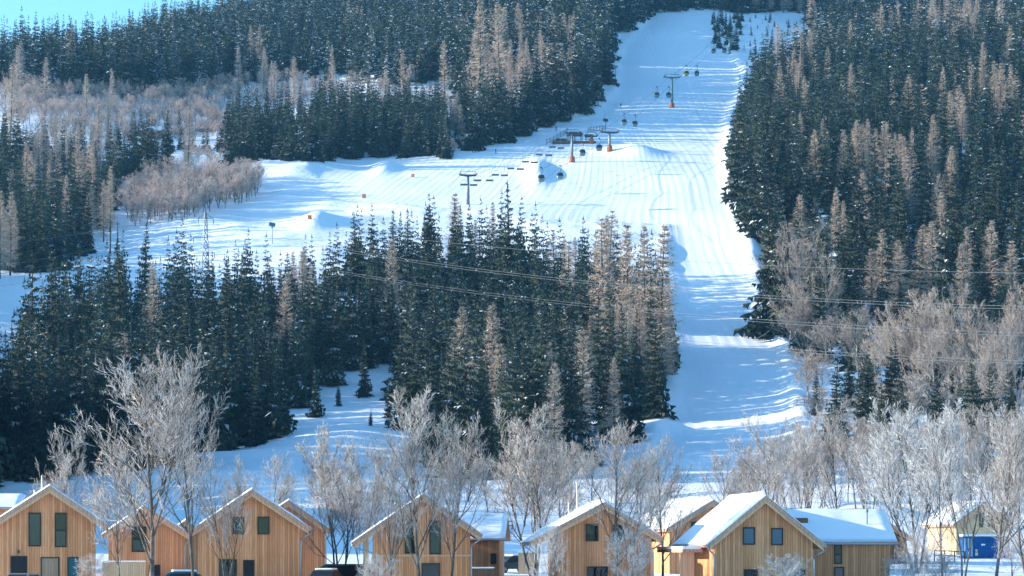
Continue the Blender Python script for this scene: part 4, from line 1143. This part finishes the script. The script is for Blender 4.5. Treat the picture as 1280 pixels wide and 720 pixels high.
def lp(px, py): return P(px, py, line_D(px, TA, TB))
cable('haul_rope', [lp(640, 238), lp(676, 212), lp(752, 164), lp(834, 98), lp(891, 52), lp(906, 44), lp(990, -10)], .055, CABLED, 'left strand of the gondola haul rope', group='gondola haul ropes')
cable('haul_rope', [lp(664, 236), lp(700, 209), lp(772, 164), lp(846, 98), lp(904, 52), lp(918, 44), lp(1005, -10)], .055, CABLED, 'right strand of the gondola haul rope', group='gondola haul ropes')


def make_chair():
    r_ = empty('lift_chair', (0, 0, 0)); z = -4.2
    MB().box(-1.25, 1.25, -.35, .35, z, z + .16).build('seat', METAL, r_, bevel=.04)
    MB().box(-1.25, 1.25, .3, .42, z + .165, z + .72).build('backrest', METAL, r_, bevel=.04)
    MB().tube([(-1.25, .36, z + .2), (-1.25, .3, z + 1.5), (-1.0, .2, z + 1.8), (1.0, .2, z + 1.8), (1.25, .3, z + 1.5), (1.25, .36, z + .2)], .045, 6).tube([(0, .2, z + 1.8), (0, 0, z + 2.6), (0, 0, 0)], .055, 6).build('hanger', METAL, r_)
    return r_


pc = make_chair()
for i, (px_, py_) in enumerate([(580, 232), (592, 232.5), (597, 226.7), (612, 226.7), (619, 219.7), (630.5, 220.3), (638.5, 211.7), (650.5, 212.5), (657, 203.3), (668, 204.2), (674, 194.5), (686, 195.3), (690.5, 185), (701, 186.3)]):
    c = pc if i == 0 else copy_tree(pc)
    c.location = P(px_, py_, line_D(px_, TD, TC)) + Vector((0, 0, 4.2))
    tag(c, f"{'left' if i % 2 == 0 else 'right'} chair of the {ordinal(i // 2 + 1)} chairlift pair up from the treetop tower", 'chairlift chair', 'empty chairs on the chairlift')


def lc(px, py): return P(px, py, line_D(px, TD, TC))
cable('haul_rope', [lc(560, 236), lc(576, 218), lc(708, 168), lc(722, 166)], .05, CABLED, 'left strand of the chairlift rope', group='chairlift ropes')
cable('haul_rope', [lc(572, 236), lc(593, 218), lc(722, 168), lc(736, 167)], .05, CABLED, 'right strand of the chairlift rope', group='chairlift ropes')

# station
sb = ground_at(724, 179, 950, 1200)
r_ = empty('lift_station', sb, R(6), 'small lift station with dark canopy on the snow shelf between the towers', 'lift station')
q = sb.y / F
MB().box(-34 * q, 20 * q, -2.5, 3, -1, .45).build('platform', DSTEEL, r_)
MB().box(-15 * q, 4 * q, -2.2, 2.6, 3.0, 3.5).extrude([(-15 * q, 3.502), (4 * q, 3.502), (2 * q, 4.2), (-13 * q, 4.2)], 'y', -1.8, 2.2).build('canopy', DSTEEL, r_)
MB().box(8 * q, 17 * q, -2, 2.5, 2.6, 3.3).build('canopy', TEALST, r_)
for a in (-14, -5, 3, 9, 16):
    for yy in (-1.8, 2.2): MB().tube([(a * q, yy, .4), (a * q, yy, 3.0 if a < 5 else 2.6)], .14, 8).build('post', METAL, r_)
MB().box(-12 * q, -8 * q, -1.5, 1.5, .452, 2.6).build('operator_cabin', M('blue_cabin_paint', (.05, .14, .22), .5), r_, bevel=.05)
MB().box(-11.6 * q, -8.4 * q, -1.53, -1.503, 1.4, 2.3).build('cabin_window', GLASSD, r_)
MB().box(-30 * q, -16 * q, -1.5, -1.2, .452, 1.5).build('barrier', DSTEEL, r_)
MB().box(-33 * q, 20 * q, -2.6, -2.505, -.2, .2).build('deck_edge', ORANGE, r_)
for k, (a, b) in enumerate([((683, 181), (709, 167)), ((735, 166), (757, 163))]):
    pa, pb = ground_at(*a, 950, 1250), ground_at(*b, 950, 1250)
    r_ = empty('snow_fence', pa, 0, ['dark netted snow fence climbing to the left end of the lift station', 'dark netted snow fence behind the right end of the lift station'][k], 'fence')
    ps = []
    for i in range(13):
        x_ = pa.x + (pb.x - pa.x) * i / 12; y_ = pa.y + (pb.y - pa.y) * i / 12; ps.append(Vector((x_, y_, gzs(x_, y_))) - pa)
    for p in ps[::2]: MB().tube([p - Vector((0, 0, .5)), p + Vector((0, 0, 2.3))], .09, 5).build('post', DSTEEL, r_)
    m = MB()
    for i in range(12):
        for h_ in (.3, .7, 1.1, 1.5, 1.9): m.bar(ps[i] + Vector((0, -.1, h_)), ps[i + 1] + Vector((0, -.1, h_)), .07)
    m.build('net', TEALST, r_)


def fan_gun(px, py, top, label, col):
    b = ground_at(px, py); D = b.y; H = (py - top) / F * D
    r_ = empty('snow_cannon', b, R(200), label, 'snow cannon')
    MB().tube([(0, 0, -.5), (0, 0, H - .8)], .16, 8).build('mast', METAL, r_)
    MB().tube([(-1.0, 0, H - .2), (-.8, 0, H - .2), (.2, 0, H - .1), (.9, 0, H), (1.0, 0, H)], [.5, .62, .55, .66, .60], 14).build('barrel', M('cannon_paint', col, .5), r_, smooth=True)
    MB().box(-.35, .35, -.12, .12, H - 1.0, H - .75).bar((-.3, .55, H - .2), (-.3, .1, H - .9), .05).bar((-.3, -.55, H - .2), (-.3, -.1, H - .9), .05).build('yoke', DSTEEL, r_)


fan_gun(340, 305, 281, 'blue snow cannon on a mast at the left edge of the snow shelf', (.04, .14, .22))
fan_gun(769.5, 99, 83, 'snow cannon on a mast at the upper left edge of the piste', (.25, .28, .28))
fan_gun(757, 163, 150, 'dark snow cannon on a mast behind the lift station', (.02, .05, .06))
fan_gun(748, 132, 121, 'small snow cannon under the trees left of the piste above the station', (.10, .12, .12))


def mat_pad(px, py, label, w_=1.3, h_=1.4):
    b = ground_at(px, py); r_ = empty('safety_mat', b, R(rng.uniform(-20, 20)), label, 'safety mat', 'orange safety mats on the ski slope')
    MB().box(-w_ / 2, w_ / 2, -.22, .22, .12, h_).build('padding', ORANGE, r_, bevel=.1)
    for sd in (-1, 1): MB().tube([(sd * w_ * .3, .26, -.4), (sd * w_ * .3, .26, h_ + .15)], .05, 6).build('stake', BROWNW, r_)


mat_pad(455, 248, 'orange safety mat at the middle of the bright snow shelf'); mat_pad(387, 275, 'orange-brown safety mat at the left lower part of the shelf'); mat_pad(829, 514, 'red-orange safety mat at the left edge of the lower piste', 1.3, 1.7)
mat_pad(949, 260, 'small orange safety mat at the right edge of the piste under larches', 1.0, 1.2); mat_pad(516, 222, 'faint orange safety mat on the upper left shelf', 1.2, 1.3)


# skiers: one continuous body each
def make_skier():
    vs = [(0, 0, .95), (0, 0, 1.2), (0, .0, 1.42), (0, 0, 1.52), (0, -.02, 1.66), (-.09, -.03, .88), (-.11, -.12, .50), (-.12, .0, .08), (.09, -.03, .88), (.11, -.12, .50), (.12, .0, .08),
          (-.2, 0, 1.40), (-.28, -.08, 1.15), (-.30, -.28, 1.0), (.2, 0, 1.40), (.28, -.08, 1.15), (.30, -.28, 1.0), (-.12, -.18, .05), (.12, -.18, .05)]
    es = [(0, 1), (1, 2), (2, 3), (3, 4), (0, 5), (5, 6), (6, 7), (0, 8), (8, 9), (9, 10), (2, 11), (11, 12), (12, 13), (2, 14), (14, 15), (15, 16), (7, 17), (10, 18)]
    rd = [.17, .17, .16, .075, .115, .12, .09, .075, .12, .09, .075, .09, .065, .05, .09, .065, .05, .06, .06]
    me = bpy.data.meshes.new('skier'); me.from_pydata(vs, es, []); return me, rd


SK, SKR = make_skier(); SK.materials.append(M('dark_ski_clothes', (.03, .035, .06), .8)); HEL = MB().tube([(0, -.01, 1.62), (0, -.01, 1.70), (0, -.01, 1.80), (0, -.01, 1.84)], [.135, .145, .10, .02], 12)
SKI = [(590.5, 191, 40), (594.5, 191, 10), (598.5, 191, -30), (619.5, 192, 60), (776, 134, 5), (695, 163, 20), (709, 140, 30)]
SKL = ['skier in dark clothes, leftmost of three at the wood edge', 'skier in dark clothes, middle of three at the wood edge', 'skier in dark clothes, rightmost of three at the wood edge', 'skier in dark clothes standing alone right of the group of three', 'skier in dark clothes alone on the piste above the station', 'skier in dark clothes near the fence left of the station', 'skier in dark clothes at the wood edge above the station']
for i, (px_, py_, rz) in enumerate(SKI):
    b = ground_at(px_, py_)
    r_ = empty('person', b, R(rz), SKL[i], 'person', 'skiers on the slope')
    o = link('body', SK, r_); sm_ = o.modifiers.new('skin', 'SKIN'); sm_.use_smooth_shade = True
    if i == 0:
        for j, v in enumerate(SK.skin_vertices[0].data): v.radius = (SKR[j], SKR[j]); v.use_root = j == 0
    sd_ = o.modifiers.new('sub', 'SUBSURF'); sd_.levels = 1; sd_.render_levels = 1

    HEL.build('helmet', DSTEEL, r_, smooth=True)
    k = MB()
    for sd in (-.12, .12): k.box(sd - .05, sd + .05, -.9, .8, .0, .03)
    ko = k.build('skis', ORANGE if i == 3 else DSTEEL); ko.location = b; ko.rotation_euler = (0, 0, R(rz))
    tag(ko, 'pair of skis under the feet of ' + SKL[i].replace('skier in dark clothes', 'skier')[:60], 'skis', 'skis under the skiers')

# ------------------------------------------------------------------ power line: pylon, poles, wires
pb_ = Vector(((257 - CX) / F * 735, 735, 0)); pb_.z = gzs(pb_.x, 735); PH = (CY - 262) / F * 735 - pb_.z
r_ = empty('lattice_pylon', pb_, R(10), 'grey lattice power pylon rising from the left part of the wooded spur', 'pylon')
m = MB(); nlev = 9


def leg(k, t): w_ = 2.4 * (1 - t) + .55 * t; a = [(-1, -1), (1, -1), (1, 1), (-1, 1)][k]; return Vector((a[0] * w_ / 2, a[1] * w_ / 2, PH * .96 * t))


for k in range(4):
    MB().bar(leg(k, -.03), leg(k, 1), .09).build('leg', METAL, r_)
for i in range(nlev):
    t0, t1 = i / nlev, (i + 1) / nlev
    for k in range(4):
        m.bar(leg(k, t0), leg((k + 1) % 4, t1), .05); m.bar(leg((k + 1) % 4, t0), leg(k, t1), .05); m.bar(leg(k, t1), leg((k + 1) % 4, t1), .05)
m.build('lattice', METAL, r_)
SS = 735 / F; ARMS = []
for (zt, lx) in ((273, -9), (273, 10), (297, -15), (316, 11), (340, -13)):
    za = (CY - zt) / F * 735 - pb_.z; xx = lx * SS
    MB().bar((0, -.3, za), (xx, 0, za), .07).bar((0, .3, za), (xx, 0, za), .07).bar((0, 0, za + 1.3), (xx, 0, za), .06).build('crossarm', METAL, r_)
    MB().tube([(xx, 0, za), (xx, 0, za - 1.5)], .10, 6).build('insulator', DSTEEL, r_)
    ARMS.append(pb_ + Vector((xx, 0, za - 1.5)))
top = pb_ + Vector((0, 0, PH * .97))


def wire(a, b, sag, label, off=0.0, r_=.032):
    ps = []
    for i in range(41):
        t = i / 40; p = a + (b - a) * t; p = p - Vector((0, 0, sag * 4 * t * (1 - t))); ps.append(p + Vector((0, 0, off)))
    tag(MB().tube(ps, r_, 4).build('power_cable', CABLE), label, 'power line', 'power cables of the pylon')


E0 = P(1420, 343, 480); wire(P(255, 264, 735), E0, 4.0, 'uppermost single wire running right from the pylon top')
for nm, a, e_ in (('upper', (266, 283), (1420, 389)), ('middle', (250, 308), (1420, 424)), ('lowest', (267, 332), (1420, 458))):
    for o_ in (0, .55):
        wire(P(a[0], a[1], 735), P(e_[0], e_[1], 480), {'upper': 5.2, 'middle': 5.0, 'lowest': 6.0}[nm], f"{'lower' if o_ == 0 else 'higher'} cable of the {nm} pair running right from the pylon", o_)
for nm, a, e_ in (('uppermost', (255, 252), (-300, 336)), ('second', (245, 284), (-300, 372)), ('third', (250, 293), (-300, 380)), ('lowest', (250, 312), (-300, 392))):
    wire(P(a[0], a[1] + (12 if nm == 'uppermost' else 0), 735), P(e_[0], e_[1], 640), 2.0, f"{nm} cable running left from the pylon over the left wood")
for px_, py_, tp, lb in ((138, 317, 275, 'dark wooden pole left of its twin on the snow by the left wood'), (147, 304, 277, 'dark wooden pole right of its twin on the snow by the left wood')):
    b = ground_at(px_, py_, 700); H = (py_ - tp) / F * b.y
    r_ = empty('wooden_pole', b, 0, lb, 'pole', 'wooden poles by the left wood')
    MB().tube([(0, 0, -1), (0, 0, H)], [.22, .16], 8).build('pole_shaft', BARKD, r_); MB().box(-.8, .8, -.1, .1, H - .9, H - .7).build('crossbar', BARKD, r_)


# rocks on the broken slope
def rock(px, py, w_, h_, label, seed):
    b = ground_at(px, py, 800); r0 = np.random.default_rng(seed); bm = bmesh.new(); bmesh.ops.create_icosphere(bm, subdivisions=4, radius=1)
    for v in bm.verts:
        p = v.co.copy(); k = .72 + .5 * float(vnoise(np.array([p.x * 3 + seed]), np.array([p.y * 3 + p.z * 4]), 1.0, 2)[0]) + .2 * float(vnoise(np.array([p.x * 9]), np.array([p.z * 9 + p.y * 5]), 1.0, 5)[0])
        v.co = Vector((p.x * w_ * k, p.y * w_ * .6 * k, p.z * h_ * k))
    for f in bm.faces: f.material_index = 1 if f.normal.z > .62 else 0
    me = bpy.data.meshes.new('rock'); bm.to_mesh(me); bm.free(); me.materials.append(ROCK); me.materials.append(ROOFSNOW)
    o = link('rock', me, None, b); tag(o, label, 'rock', 'rocks on the broken slope')


rock(193, 172, 5.5, 4.0, 'largest dark rock face on the broken slope left of the dark spruce clump', 3); rock(176, 168, 3, 2.2, 'dark rock just left of the largest rock face', 5); rock(255, 165, 3.2, 1.6, 'snow-capped rock below the pale larch belt', 8); rock(278, 183, 2.6, 1.6, 'low snow-capped rock nearest the dark spruce clump', 9); rock(268, 160, 2.2, 1.2, 'small rock above the low snow-capped one', 12)

# HAZE ------------------------------------------------------------ the blue air between the camera and the far forest
hz = MB().box(-1480, 1480, -140, 2680, -14, 560).build('haze', [])
hm = bpy.data.materials.new('blue_air'); hm.use_nodes = True; ht = hm.node_tree; ht.nodes.clear()
ho = ht.nodes.new('ShaderNodeOutputMaterial'); hv = ht.nodes.new('ShaderNodeVolumePrincipled')
hv.inputs['Color'].default_value = (.20, .60, 1, 1); hv.inputs['Density'].default_value = .00005; hv.inputs['Anisotropy'].default_value = .2
ht.links.new(hv.outputs[0], ho.inputs['Volume'])
hz.data.materials.clear(); hz.data.materials.append(hm); tag(hz, 'thin blue winter air over the valley', 'haze', kind='stuff')
